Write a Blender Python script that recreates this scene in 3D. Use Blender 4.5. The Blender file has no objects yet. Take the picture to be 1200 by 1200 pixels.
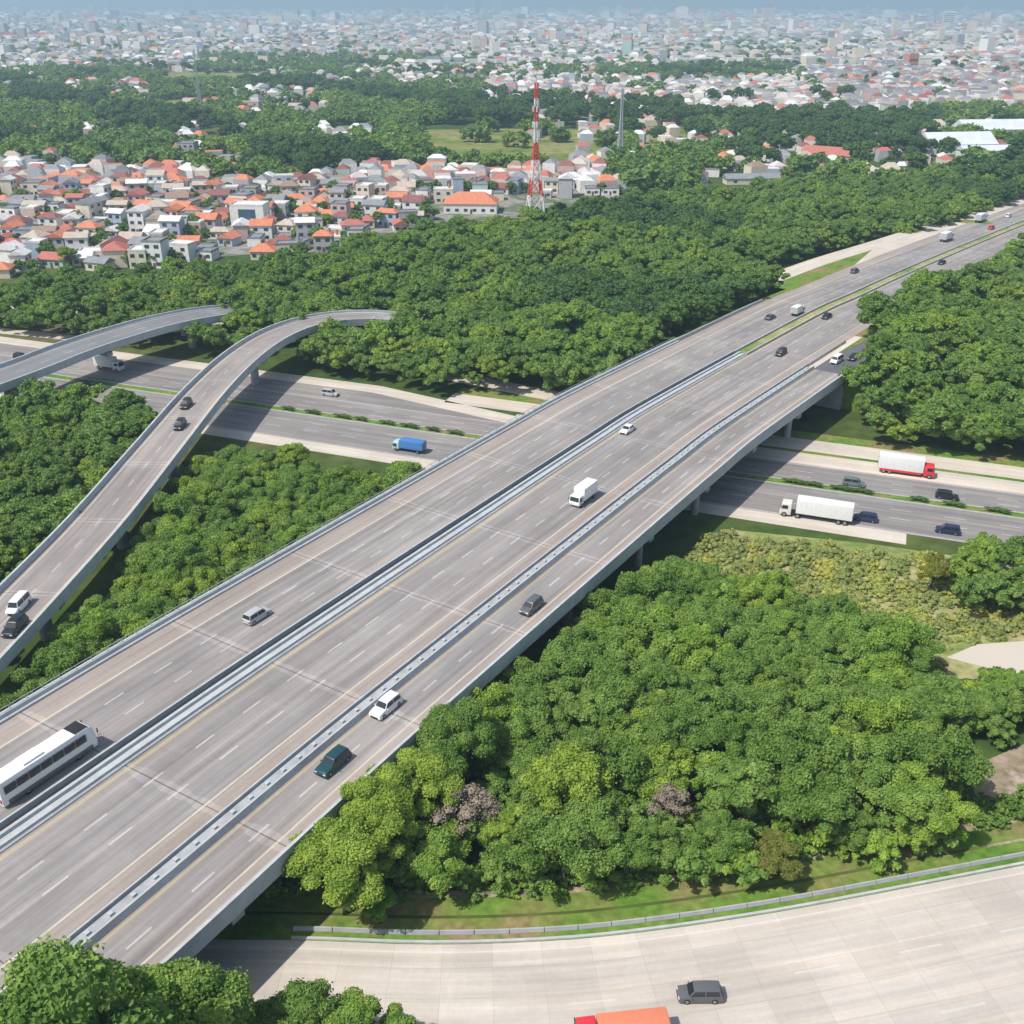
import bpy, bmesh, math, random
import numpy as np
from mathutils import Vector, Matrix
R = math.radians
rnd = random.Random(7)
rng = np.random.default_rng(7)

# ------------------------------------------------------------------ camera, world, sun
sc = bpy.context.scene
CZ = 89.0
PITCH = math.atan(596 / 1200.0)
cam_d = bpy.data.cameras.new('camera'); cam = bpy.data.objects.new('camera', cam_d)
sc.collection.objects.link(cam); sc.camera = cam
cam_d.sensor_width = 36; cam_d.lens = 36; cam_d.clip_start = 1; cam_d.clip_end = 60000
cam.location = (0, 0, CZ); cam.rotation_euler = (R(90) - PITCH, 0, 0)

SUNV = Vector((-0.56, -0.38, 1.0)).normalized()
w = bpy.data.worlds.new('World'); sc.world = w; w.use_nodes = True
nt = w.node_tree; bg = nt.nodes['Background']
sky = nt.nodes.new('ShaderNodeTexSky'); sky.sky_type = 'NISHITA'; sky.sun_disc = False
sky.sun_elevation = math.asin(SUNV.z); sky.sun_rotation = math.atan2(SUNV.x, SUNV.y)
sky.altitude = 100; sky.air_density = 1.0; sky.dust_density = 2.0
nt.links.new(sky.outputs[0], bg.inputs[0]); bg.inputs[1].default_value = 0.115
sun_d = bpy.data.lights.new('sun', 'SUN'); sun = bpy.data.objects.new('sun', sun_d)
sc.collection.objects.link(sun)
sun_d.energy = 3.6; sun_d.angle = R(0.6); sun_d.color = (1.0, 0.955, 0.88)
sun.rotation_euler = (-SUNV).to_track_quat('-Z', 'Y').to_euler()
sc.view_settings.view_transform = 'Standard'; sc.view_settings.look = 'None'
sc.view_settings.exposure = 0.35; sc.view_settings.gamma = 1
sc.cycles.max_bounces = 4; sc.cycles.diffuse_bounces = 2; sc.cycles.glossy_bounces = 2
sc.cycles.transmission_bounces = 2; sc.cycles.volume_bounces = 0; sc.cycles.transparent_max_bounces = 4
sc.cycles.use_denoising = True

# ------------------------------------------------------------------ helpers
def ground(px, py, z=0.0):
    c, s = math.cos(PITCH), math.sin(PITCH)
    D = 1200 * s + (py - 600) * c; H = CZ - z
    return ((px - 600) * H / D, (1200 * c - (py - 600) * s) * H / D)

def proj(X, Y, Z=0.0):
    c, s = math.cos(PITCH), math.sin(PITCH); h = Z - CZ
    d = Y * c - h * s; u = Y * s + h * c
    return 600 + 1200 * X / d, 600 - 1200 * u / d

def tag(o, label=None, cat=None, group=None, kind=None):
    if label: o['label'] = label
    if cat: o['category'] = cat
    if group: o['group'] = group
    if kind: o['kind'] = kind
    return o

def link(o, parent=None):
    sc.collection.objects.link(o)
    if parent is not None: o.parent = parent
    return o

def empty(name, loc=(0, 0, 0), rz=0.0):
    o = bpy.data.objects.new(name, None); o.empty_display_size = .5
    o.location = loc; o.rotation_euler = (0, 0, rz); return link(o)

def npmesh(name, v, f, mats, mi=None, smooth=False, uv=None):
    v = np.asarray(v, dtype=np.float32); f = np.asarray(f, dtype=np.int32)
    me = bpy.data.meshes.new(name); n, k = f.shape
    me.vertices.add(len(v)); me.vertices.foreach_set('co', v.ravel())
    me.loops.add(n * k); me.loops.foreach_set('vertex_index', f.ravel())
    me.polygons.add(n); me.polygons.foreach_set('loop_start', np.arange(0, n * k, k, dtype=np.int32))
    me.polygons.foreach_set('loop_total', np.full(n, k, dtype=np.int32))
    if not isinstance(mats, (list, tuple)): mats = [mats]
    for m in mats: me.materials.append(m)
    if mi is not None: me.polygons.foreach_set('material_index', np.asarray(mi, dtype=np.int32))
    me.polygons.foreach_set('use_smooth', np.full(n, bool(smooth)))
    if uv is not None:
        l = me.uv_layers.new(name='UVMap'); l.data.foreach_set('uv', np.asarray(uv, dtype=np.float32)[f.ravel()].ravel())
    me.update(calc_edges=True); return me

class MB:
    """collects simple solids; build() links them as one mesh object"""
    def __init__(s): s.v = []; s.f = []
    def add(s, vs, fs):
        o = len(s.v); s.v += [tuple(p) for p in vs]; s.f += [tuple(i + o for i in q) for q in fs]; return s
    def box(s, c, d, rz=0, top=(1, 1), shift=(0, 0)):
        cx, cy, cz = c; dx, dy, dz = d[0] / 2, d[1] / 2, d[2] / 2; vs = []
        ca, sa = math.cos(rz), math.sin(rz)
        for z, kx, ky, sx, sy in ((-dz, 1, 1, 0, 0), (dz, top[0], top[1], shift[0], shift[1])):
            for a, b in ((-1, -1), (1, -1), (1, 1), (-1, 1)):
                x, y = a * dx * kx + sx, b * dy * ky + sy
                vs.append((cx + x * ca - y * sa, cy + x * sa + y * ca, cz + z))
        return s.add(vs, [(3, 2, 1, 0), (4, 5, 6, 7), (0, 1, 5, 4), (1, 2, 6, 5), (2, 3, 7, 6), (3, 0, 4, 7)])
    def tube(s, a, b, r0, r1=None, n=8):
        r1 = r0 if r1 is None else r1
        a, b = Vector(a), Vector(b); d = (b - a).normalized()
        u = d.orthogonal().normalized(); w_ = d.cross(u); vs = []
        for p, r in ((a, r0), (b, r1)):
            for i in range(n):
                t = 2 * math.pi * i / n; vs.append(p + (u * math.cos(t) + w_ * math.sin(t)) * r)
        fs = [(i, (i + 1) % n, n + (i + 1) % n, n + i) for i in range(n)]
        fs += [tuple(range(n))[::-1], tuple(range(n, 2 * n))]
        return s.add(vs, fs)
    def prism(s, prof, x0, x1, inset=None):
        """profile of (y,z) extruded across x; inset: {index: amount} pulls x in"""
        n = len(prof); vs = []
        for sx, x in ((1, x0), (-1, x1)):
            for i, (y, z) in enumerate(prof):
                vs.append((x + sx * (inset or {}).get(i, 0), y, z))
        fs = [(i, (i + 1) % n, n + (i + 1) % n, n + i) for i in range(n)]
        fs += [tuple(range(n))[::-1], tuple(range(n, 2 * n))]
        return s.add(vs, fs)
    def build(s, name, mat, parent=None, bevel=0, seg=2, smooth=False):
        me = bpy.data.meshes.new(name); me.from_pydata(s.v, [], s.f); me.materials.append(mat)
        bm = bmesh.new(); bm.from_mesh(me); bmesh.ops.recalc_face_normals(bm, faces=bm.faces)
        if bevel:
            ed = [e for e in bm.edges if len(e.link_faces) == 2 and e.calc_face_angle(0) > 0.35]
            bmesh.ops.bevel(bm, geom=ed, offset=bevel, segments=seg, profile=0.6, affect='EDGES', clamp_overlap=True)
            smooth = True
        bm.to_mesh(me); bm.free()
        if smooth:
            me.shade_smooth()
            try: me.set_sharp_from_angle(angle=R(40))
            except Exception: pass
        return link(bpy.data.objects.new(name, me), parent)

def copy_tree(o, parent=None):
    c = o.copy(); link(c, parent)
    for ch in o.children: copy_tree(ch, c)
    return c

# ------------------------------------------------------------------ materials
def mat(name, col, rough=0.8, var=0.0, scale=1.0, bump=0.0, bscale=20, metal=0.0, spec=0.3, coords='Object', detail=6):
    m = bpy.data.materials.new(name); m.use_nodes = True
    t = m.node_tree; N, L = t.nodes, t.links; b = N['Principled BSDF']
    b.inputs['Base Color'].default_value = (*col, 1); b.inputs['Roughness'].default_value = rough
    b.inputs['Metallic'].default_value = metal; b.inputs['Specular IOR Level'].default_value = spec
    if var or bump: tc = N.new('ShaderNodeTexCoord')
    if var:
        n = N.new('ShaderNodeTexNoise'); n.inputs['Scale'].default_value = scale; n.inputs['Detail'].default_value = detail
        n.inputs['Roughness'].default_value = .65
        L.new(tc.outputs[coords], n.inputs['Vector'])
        r = N.new('ShaderNodeMapRange'); r.inputs[1].default_value = .3; r.inputs[2].default_value = .7
        r.inputs[3].default_value = 1 - var; r.inputs[4].default_value = 1 + var
        L.new(n.outputs['Fac'], r.inputs[0])
        mx = N.new('ShaderNodeVectorMath'); mx.operation = 'SCALE'; mx.inputs[0].default_value = col
        L.new(r.outputs[0], mx.inputs['Scale']); L.new(mx.outputs[0], b.inputs['Base Color'])
    if bump:
        n2 = N.new('ShaderNodeTexNoise'); n2.inputs['Scale'].default_value = bscale
        L.new(tc.outputs[coords], n2.inputs['Vector'])
        bp = N.new('ShaderNodeBump'); bp.inputs['Strength'].default_value = bump; bp.inputs['Distance'].default_value = .05
        L.new(n2.outputs['Fac'], bp.inputs['Height']); L.new(bp.outputs[0], b.inputs['Normal'])
    return m

def road_mat(name, col, streak=.1, warm=.06, slab=None, joint=None, crack=.1, lines=()):
    """UV in metres: u across, v along the road. streak = wear along the lanes"""
    m = bpy.data.materials.new(name); m.use_nodes = True
    t = m.node_tree; N, L = t.nodes, t.links; b = N['Principled BSDF']
    b.inputs['Roughness'].default_value = .85; b.inputs['Specular IOR Level'].default_value = .25
    uv = N.new('ShaderNodeUVMap'); uv.uv_map = 'UVMap'
    def noise(sx, sy, detail=4, rough=.6):
        mp = N.new('ShaderNodeMapping'); mp.inputs['Scale'].default_value = (sx, sy, 1); L.new(uv.outputs[0], mp.inputs[0])
        n = N.new('ShaderNodeTexNoise'); n.inputs['Scale'].default_value = 1; n.inputs['Detail'].default_value = detail
        n.inputs['Roughness'].default_value = rough; L.new(mp.outputs[0], n.inputs['Vector']); return n.outputs['Fac']
    def rng_(x, a, c, lo, hi):
        r = N.new('ShaderNodeMapRange'); r.inputs[1].default_value = a; r.inputs[2].default_value = c
        r.inputs[3].default_value = lo; r.inputs[4].default_value = hi; L.new(x, r.inputs[0]); return r.outputs[0]
    def mul(x, y):
        q = N.new('ShaderNodeMath'); q.operation = 'MULTIPLY'; L.new(x, q.inputs[0])
        if isinstance(y, float): q.inputs[1].default_value = y
        else: L.new(y, q.inputs[1])
        return q.outputs[0]
    f = rng_(noise(1.1, .012, 3), .3, .7, 1 - streak, 1 + streak)
    f = mul(f, rng_(noise(.12, .05), .3, .7, 1 - crack, 1 + crack)); f = mul(f, rng_(noise(.45, .02, 5, .7), .36, .64, 1 - crack * .8, 1 + crack * .8)); f = mul(f, rng_(noise(.06, .22, 5, .7), .55, .75, 1.0, 1 + crack * .9))
    f = mul(f, rng_(noise(1.6, 1.6, 5, .7), .3, .7, .95, 1.05))
    if slab:
        bt = N.new('ShaderNodeTexBrick'); bt.offset = .0
        bt.inputs['Scale'].default_value = 1; bt.inputs['Brick Width'].default_value = slab[0]; bt.inputs['Row Height'].default_value = slab[1]
        bt.inputs['Mortar Size'].default_value = .05; bt.inputs['Mortar Smooth'].default_value = .3
        bt.inputs['Color1'].default_value = (.93, .93, .93, 1); bt.inputs['Color2'].default_value = (1.06, 1.06, 1.06, 1)
        bt.inputs['Mortar'].default_value = (.86, .86, .86, 1); L.new(uv.outputs[0], bt.inputs['Vector'])
        f = mul(f, bt.outputs['Color'])
    if joint:
        sp = N.new('ShaderNodeSeparateXYZ'); L.new(uv.outputs[0], sp.inputs[0])
        md = N.new('ShaderNodeMath'); md.operation = 'PINGPONG'; md.inputs[1].default_value = joint / 2
        L.new(sp.outputs[1], md.inputs[0])
        wob = mul(noise(.35, .02, 2), 1.6)
        gt = N.new('ShaderNodeMath'); gt.operation = 'LESS_THAN'; L.new(md.outputs[0], gt.inputs[0]); L.new(wob, gt.inputs[1])
        f = mul(f, rng_(gt.outputs[0], 0, 1, 1.0, 1.2))
        lt = N.new('ShaderNodeMath'); lt.operation = 'LESS_THAN'; lt.inputs[1].default_value = .09; L.new(md.outputs[0], lt.inputs[0])
        f = mul(f, rng_(lt.outputs[0], 0, 1, 1.0, .5))
    cr = N.new('ShaderNodeMix'); cr.data_type = 'RGBA'
    cr.inputs[6].default_value = (*col, 1); cr.inputs[7].default_value = (col[0] * (1 + warm), col[1], col[2] * (1 - warm), 1)
    L.new(rng_(noise(.5, .02), .35, .65, 0, 1), cr.inputs[0])
    mx = N.new('ShaderNodeVectorMath'); mx.operation = 'SCALE'; L.new(cr.outputs[2], mx.inputs[0]); L.new(f, mx.inputs['Scale'])
    res = mx.outputs[0]
    if lines:      # painted markings: (u, half width, colour, dash length or 0, period, opacity)
        sp = N.new('ShaderNodeSeparateXYZ'); L.new(uv.outputs[0], sp.inputs[0]); wear = rng_(noise(1.4, .5, 5, .75), .33, .62, .55, 1.0)
        def mth(op, x, y=None):
            q = N.new('ShaderNodeMath'); q.operation = op
            L.new(x, q.inputs[0])
            if y is not None:
                if isinstance(y, (int, float)): q.inputs[1].default_value = y
                else: L.new(y, q.inputs[1])
            return q.outputs[0]
        for u0, hw, pc, on, per, op in lines:
            k = mth('LESS_THAN', mth('ABSOLUTE', mth('SUBTRACT', sp.outputs[0], u0)), hw)
            if on: k = mth('MULTIPLY', k, mth('LESS_THAN', mth('FLOORED_MODULO', sp.outputs[1], per), on))
            k = mth('MULTIPLY', mth('MULTIPLY', k, wear), op)
            mi = N.new('ShaderNodeMix'); mi.data_type = 'RGBA'; L.new(k, mi.inputs[0]); L.new(res, mi.inputs[6]); mi.inputs[7].default_value = (*pc, 1); res = mi.outputs[2]
    L.new(res, b.inputs['Base Color']); return m
WH = (.66, .63, .60); YE = (.58, .46, .24); CR = (.64, .57, .44)

def leaf_mat(name, dark, light, yellow=None, trans=.32, scale=.55):
    m = bpy.data.materials.new(name); m.use_nodes = True
    t = m.node_tree; N, L = t.nodes, t.links; b = N['Principled BSDF']; out = N['Material Output']
    tc = N.new('ShaderNodeTexCoord'); n = N.new('ShaderNodeTexNoise'); n.inputs['Scale'].default_value = scale; n.inputs['Detail'].default_value = 3
    L.new(tc.outputs['Object'], n.inputs['Vector'])
    mr = N.new('ShaderNodeMapRange'); mr.inputs[1].default_value = .32; mr.inputs[2].default_value = .68; L.new(n.outputs['Fac'], mr.inputs[0])
    oi = N.new('ShaderNodeObjectInfo')
    c1 = N.new('ShaderNodeMix'); c1.data_type = 'RGBA'; c1.inputs[6].default_value = (*dark, 1); c1.inputs[7].default_value = (*light, 1)
    L.new(mr.outputs[0], c1.inputs[0])
    rp = N.new('ShaderNodeValToRGB'); e = rp.color_ramp.elements
    e[0].position = 0; e[0].color = (.72, .78, .70, 1); e[1].position = 1; e[1].color = (1.42, 1.22, .85, 1)
    for p_, c_ in ((.25, (.86, .9, .86, 1)), (.6, (1.0, 1.0, 1.0, 1)), (.85, (1.15, 1.13, .8, 1))):
        q = e.new(p_); q.color = c_
    L.new(oi.outputs['Random'], rp.inputs[0])
    mu = N.new('ShaderNodeVectorMath'); mu.operation = 'MULTIPLY'; L.new(c1.outputs[2], mu.inputs[0]); L.new(rp.outputs[0], mu.inputs[1])
    L.new(mu.outputs[0], b.inputs['Base Color']); b.inputs['Roughness'].default_value = .6; b.inputs['Specular IOR Level'].default_value = .25
    tr = N.new('ShaderNodeBsdfTranslucent'); L.new(mu.outputs[0], tr.inputs[0])
    ms = N.new('ShaderNodeMixShader'); ms.inputs[0].default_value = trans
    L.new(b.outputs[0], ms.inputs[1]); L.new(tr.outputs[0], ms.inputs[2]); L.new(ms.outputs[0], out.inputs[0]); return m

def ground_mat(name, cols, s1=.02, s2=.3):
    m = bpy.data.materials.new(name); m.use_nodes = True
    t = m.node_tree; N, L = t.nodes, t.links; b = N['Principled BSDF']; b.inputs['Roughness'].default_value = .95
    b.inputs['Specular IOR Level'].default_value = .1
    tc = N.new('ShaderNodeTexCoord'); a = N.new('ShaderNodeTexNoise'); a.inputs['Scale'].default_value = s1; a.inputs['Detail'].default_value = 8
    c = N.new('ShaderNodeTexNoise'); c.inputs['Scale'].default_value = s2; c.inputs['Detail'].default_value = 6
    L.new(tc.outputs['Object'], a.inputs['Vector']); L.new(tc.outputs['Object'], c.inputs['Vector'])
    rp = N.new('ShaderNodeValToRGB'); e = rp.color_ramp.elements
    e[0].position = .33; e[0].color = (*cols[0], 1); e[1].position = .67; e[1].color = (*cols[-1], 1)
    for i, cc in enumerate(cols[1:-1]):
        q = e.new(.33 + .34 * (i + 1) / (len(cols) - 1)); q.color = (*cc, 1)
    L.new(a.outputs['Fac'], rp.inputs[0])
    mr = N.new('ShaderNodeMapRange'); mr.inputs[1].default_value = .3; mr.inputs[2].default_value = .7; mr.inputs[3].default_value = .7; mr.inputs[4].default_value = 1.25
    L.new(c.outputs['Fac'], mr.inputs[0])
    mx = N.new('ShaderNodeVectorMath'); mx.operation = 'SCALE'; L.new(rp.outputs[0], mx.inputs[0]); L.new(mr.outputs[0], mx.inputs['Scale'])
    L.new(mx.outputs[0], b.inputs['Base Color']); return m

M = dict(
    deck=road_mat('deck_asphalt', (.268, .254, .245), .22, .05, slab=(3.85, 24.5), crack=.15, joint=24.5, lines=[(-1.45, .12, YE, 0, 0, .5), (3.3, .28, YE, 0, 0, .55), (21.15, .17, YE, 0, 0, .5)] +
                  [(u, .13, WH, 3, 8, .55) for u in (-9.0, -5.2, 7.3, 11.3, 23.7)]),
    ramp=road_mat('ramp_asphalt', (.28, .258, .245), .16, .06, slab=(3.9, 30), crack=.14, joint=24.5, lines=[(-3.9, .12, CR, 0, 0, .8), (3.9, .12, CR, 0, 0, .8), (0, .1, WH, 3, 8, .6)]),
    asphalt=road_mat('highway_asphalt', (.24, .228, .22), .18, .05, slab=(3.6, 40), crack=.15, lines=[(-10.4, .11, WH, 0, 0, .8), (15.2, .11, WH, 0, 0, .8)] + [(u, .1, WH, 4, 10, .7) for u in (-6.9, -4.2, 5.6, 9.6)]),
    far_asphalt=road_mat('far_ramp_asphalt', (.20, .205, .215), .12, .04, joint=24.5, lines=[(-4.9, .12, CR, 0, 0, .7), (4.9, .12, CR, 0, 0, .7), (0, .1, WH, 3, 8, .6)]),
    asphalt_dark=road_mat('fresh_asphalt', (.12, .125, .14), .10, .03),
    concrete_road=road_mat('concrete_slabs', (.50, .46, .41), .09, .05, slab=(3.6, 5.5), crack=.12, lines=[(-9.2, .09, WH, 0, 0, .7)] + [(u, .11, WH, 5, 12, .5) for u in (-2.5, 4.8, 12)]),
    shoulder=road_mat('pale_concrete', (.54, .49, .42), .08, .04, crack=.12),
    shoulder_grey=road_mat('grey_concrete_strip', (.36, .375, .385), .12, .02),
    brown=road_mat('worn_shoulder', (.315, .28, .256), .16, .06, joint=24.5, lines=[(-12.85, .15, CR, 0, 0, .8), (15.55, .13, CR, 0, 0, .8), (26.35, .13, CR, 0, 0, .7)]),
    concrete=mat('concrete', (.36, .365, .36), .85, .16, .5, .15, 3),
    concrete_pale=mat('pale_parapet_concrete', (.44, .46, .465), .85, .14, .6),
    concrete_mid=mat('weathered_concrete', (.36, .375, .385), .9, .2, .6),
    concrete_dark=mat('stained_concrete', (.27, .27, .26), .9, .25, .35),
    steel=mat('galvanised_steel', (.42, .45, .47), .5, .1, 1, metal=.4),
    rubber=mat('tyre_rubber', (.02, .02, .02), .9, .1, 20),
    rim=mat('wheel_metal', (.35, .35, .36), .4, .1, 20, metal=.7),
    glass=mat('vehicle_glass', (.02, .028, .035), .12, .1, 3, spec=.6),
    lamp=mat('headlight_glass', (.75, .75, .72), .2, .05, 8, spec=.6),
    tail=mat('tail_light_red', (.35, .02, .02), .3, .05, 8, spec=.6),
    black=mat('black_plastic', (.025, .025, .028), .6, .1, 6),
    bark=mat('bark', (.11, .085, .06), .95, .3, 3, .4, 12),
    bare=mat('dry_twigs', (.27, .225, .17), .95, .25, 1.2),
    red_paint=mat('mast_red_paint', (.60, .07, .05), .6, .15, .4),
    white_paint=mat('mast_white_paint', (.72, .70, .69), .6, .1, .4),
    leaf=leaf_mat('broadleaf_foliage', (.130, .250, .042), (.300, .435, .100)),
    leaf_far=leaf_mat('far_foliage', (.125, .235, .046), (.275, .40, .095), scale=.3),
    leaf_dark=leaf_mat('dark_foliage', (.065, .14, .042), (.13, .23, .065)),
    scrub=leaf_mat('scrub_foliage', (.26, .33, .085), (.46, .48, .18), scale=.8),
    ground=ground_mat('ground_earth', [(.035, .065, .016), (.055, .095, .022), (.10, .12, .035), (.14, .12, .07)], .012, .25),
    verge=ground_mat('verge_grass', [(.085, .185, .024), (.13, .225, .035), (.19, .21, .06), (.28, .19, .11)], .12, .9),
    meadow=ground_mat('meadow_grass', [(.16, .23, .06), (.26, .29, .10), (.38, .34, .17), (.20, .27, .07)], .07, .8),
    field=ground_mat('field_grass', [(.09, .15, .03), (.17, .21, .05), (.26, .24, .09), (.10, .16, .03)], .02, .15),
    bare_soil=ground_mat('bare_soil', [(.30, .23, .17), (.36, .28, .21), (.24, .20, .13), (.40, .33, .26)], .15, 1.2),
    town=ground_mat('town_ground', [(.22, .21, .20), (.10, .14, .06), (.30, .28, .26), (.16, .17, .13)], .05, .3),
    city=ground_mat('city_ground', [(.26, .25, .24), (.08, .13, .07), (.34, .32, .30), (.12, .16, .10), (.30, .27, .26)], .012, .05),
)

# ------------------------------------------------------------------ paths and swept shapes
class Path:
    def __init__(s, pts, step=3.0):
        P = [Vector(p) for p in pts]; P = [P[0] * 2 - P[1]] + P + [P[-1] * 2 - P[-2]]; out = []
        for i in range(1, len(P) - 2):
            n = max(2, int((P[i + 1] - P[i]).length / 1.0))
            for k in range(n):
                t = k / n; a, b, c, d = P[i - 1], P[i], P[i + 1], P[i + 2]
                out.append(.5 * ((2 * b) + (c - a) * t + (2 * a - 5 * b + 4 * c - d) * t * t + (3 * b - a - 3 * c + d) * t ** 3))
        out.append(P[-2]); s.p = np.array([tuple(q) for q in out])
        d = np.linalg.norm(np.diff(s.p[:, :2], axis=0), axis=1); s.s = np.concatenate([[0], np.cumsum(d)]); s.L = s.s[-1]
    def at(s, q):
        q = np.clip(q, 0, s.L); return np.array([np.interp(q, s.s, s.p[:, k]) for k in range(3)])
    def dir(s, q):
        a, b = s.at(q - 3), s.at(q + 3); d = (b - a)[:2]; return d / np.linalg.norm(d)
    def pos(s, q, off, dz=0.0):
        p = s.at(q); d = s.dir(q); return (p[0] + d[1] * off, p[1] - d[0] * off, p[2] + dz)
    def near(s, x, y):
        d = np.hypot(s.p[:, 0] - x, s.p[:, 1] - y); i = int(d.argmin()); q = s.s[i]; dd = s.dir(q)
        return q, (x - s.p[i, 0]) * dd[1] - (y - s.p[i, 1]) * dd[0]
    def yaw(s, q):           # rotation of a +Y facing thing along the path
        d = s.dir(q); return math.atan2(-d[0], d[1])

def strip(path, s0, s1, o0, o1, dz, name, material, parent=None, step=4.0, kind=None, offs=None):
    """flat ribbon between offsets o0 and o1 (numbers or functions of s)"""
    n = max(1, int(math.ceil((s1 - s0) / step))); v = []; uv = []
    for i in range(n + 1):
        q = s0 + (s1 - s0) * i / n
        a = o0(q) if callable(o0) else o0; b = o1(q) if callable(o1) else o1
        for k in range(5):
            o = a + (b - a) * k / 4; v.append(path.pos(q, o, dz)); uv.append((o, q))
    f = [(i * 5 + k, i * 5 + k + 1, (i + 1) * 5 + k + 1, (i + 1) * 5 + k) for i in range(n) for k in range(4)]
    o = link(bpy.data.objects.new(name, npmesh(name, v, f, material, uv=uv)), parent)
    if kind: o['kind'] = kind
    return o

def sweep(path, s0, s1, prof, mb, step=4.0):
    """closed profile of (offset, dz), going round, swept along the path into mb"""
    n = max(1, int(math.ceil((s1 - s0) / step))); k = len(prof); v = []
    for i in range(n + 1):
        q = s0 + (s1 - s0) * i / n
        for o, z in prof: v.append(path.pos(q, o, z))
    f = [(i * k + j, i * k + (j + 1) % k, (i + 1) * k + (j + 1) % k, (i + 1) * k + j) for i in range(n) for j in range(k)]
    f += [tuple(range(k))[::-1], tuple(range(n * k, n * k + k))]
    return mb.add(v, f)

def rect(a, b, z0, z1): return [(a, z0), (b, z0), (b, z1), (a, z1)]
def jersey(c, w_=.6, h=.85): return [(c - w_ / 2, 0), (c + w_ / 2, 0), (c + w_ / 2, .12), (c + .12, .4), (c + .1, h), (c - .1, h), (c - .12, .4), (c - w_ / 2, .12)]

# main highway: measured along its middle gap
MAIN = Path([(-86.0, 33.0, 9), (-70.7, 58.0, 9), (-55.2, 83.0, 9), (-39.0, 109.7, 9), (-24.4, 132.6, 9), (-7.2, 159.2, 9),
             (14.6, 192.6, 9), (32.4, 218.6, 9), (84.5, 288.2, 8.6), (106.2, 315, 8.0), (147, 366, 6.4), (229, 462, 3.8),
             (330, 572, 2.2), (470, 715, 1.6), (700, 940, 1.5)])
S_AB, _ = MAIN.near(67, 245); S_AB0 = 8.0
S_END = MAIN.L - 4
RAMP = Path([(-76.5, 60, 9), (-75.2, 100, 9), (-73.0, 130, 9), (-71.3, 157, 9), (-70.8, 190, 9), (-70.2, 225, 9), (-67.5, 252, 9), (-62, 271, 9),
             (-53, 283.5, 8.7), (-40, 290.5, 7.6), (-24, 294, 5.0), (-10, 296, 3.0)])
RAMP2 = Path([(-150, 190, 9), (-132, 214, 9), (-119.5, 239, 9), (-113.5, 254, 9), (-106.5, 267, 9), (-98, 279.5, 9), (-88, 291, 8.4), (-79, 300, 6.8), (-70, 308, 4.6)])
LOWER = Path([(-420, 372, 0), (-300, 326, 0), (-154, 272, 0), (-56, 235.5, 0), (-8, 217.5, 0), (54, 194, 0), (99, 177.3, 0), (200, 139.5, 0), (330, 91, 0)])
SLIP = Path([(-150, 60, 0), (-90, 63, 0), (-50, 66.5, 0), (-26, 66.9, 0), (-9, 66.3, 0), (5, 66.8, 0), (16, 68.1, 0), (28, 70.2, 0), (38, 72.3, 0), (48, 74.6, 0), (58, 76.9, 0), (90, 84.3, 0), (150, 98.5, 0)])

# ------------------------------------------------------------------ ground
def sheet(name, pts, z, material, label=None):
    mb = MB(); mb.add([(x, y, z) for x, y in pts], [tuple(range(len(pts)))])
    o = mb.build(name, material)
    if o.data.polygons[0].normal.z < 0: o.data.flip_normals()
    o['kind'] = 'structure'; return o
def gp(L, z=0): return [ground(x, y, z) for x, y in L]
sheet('ground', [(-26000, -300), (26000, -300), (26000, 26000), (-26000, 26000)], 0, M['ground'])
sheet('city_ground', [(-1600, 1550), (1600, 1550), (14000, 24000), (-14000, 24000)], .03, M['city'])
sheet('town_ground', gp([(-120, 345), (-60, 330), (10, 322), (70, 308), (150, 312), (290, 298), (345, 300), (420, 282), (500, 262), (600, 258), (720, 240),
                         (720, 196), (560, 200), (420, 196), (330, 212), (200, 202), (-60, 192)]), .03, M['town'])
sheet('suburb_ground', gp([(560, 136), (800, 140), (1000, 140), (1250, 175), (1280, 80), (940, 70), (620, 84), (540, 96)]), .06, M['town'])
sheet('field', gp([(490, 152), (720, 150), (712, 192), (560, 196), (500, 190)]), .04, M['field'])
CLEAR = [[(355, 150), (440, 146), (460, 166), (380, 173)], [(730, 150), (800, 147), (812, 178), (740, 184)], [(170, 84), (335, 86), (335, 99), (185, 98)], [(40, 168), (110, 164), (120, 178), (60, 182)], [(150, 118), (265, 116), (265, 130), (165, 132)],
         [(640, 282), (690, 276), (705, 292), (655, 298)]]
for k, c in enumerate(CLEAR): sheet('field', gp(c), .05 + k * .002, M['field'])
sheet('meadow', [(28, 140), (40, 172), (66, 166), (96, 156), (100, 140), (92, 122), (78, 124), (62, 124), (44, 132)], .010, M['meadow'])
sheet('bare_ground', gp([(1135, 900), (1200, 872), (1280, 880), (1280, 1040), (1165, 1030), (1150, 960)]), .010, M['bare_soil'])
sheet('dirt_path', [(66, 129.5), (72, 126.2), (90, 121), (110, 118), (112, 126), (92, 131.5), (80, 134), (72, 133)], .03, M['shoulder'])
sheet('grass_triangle', gp([(900, 345), (1000, 312), (1040, 292), (960, 300), (905, 322)], 0), .03, M['verge'])

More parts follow.
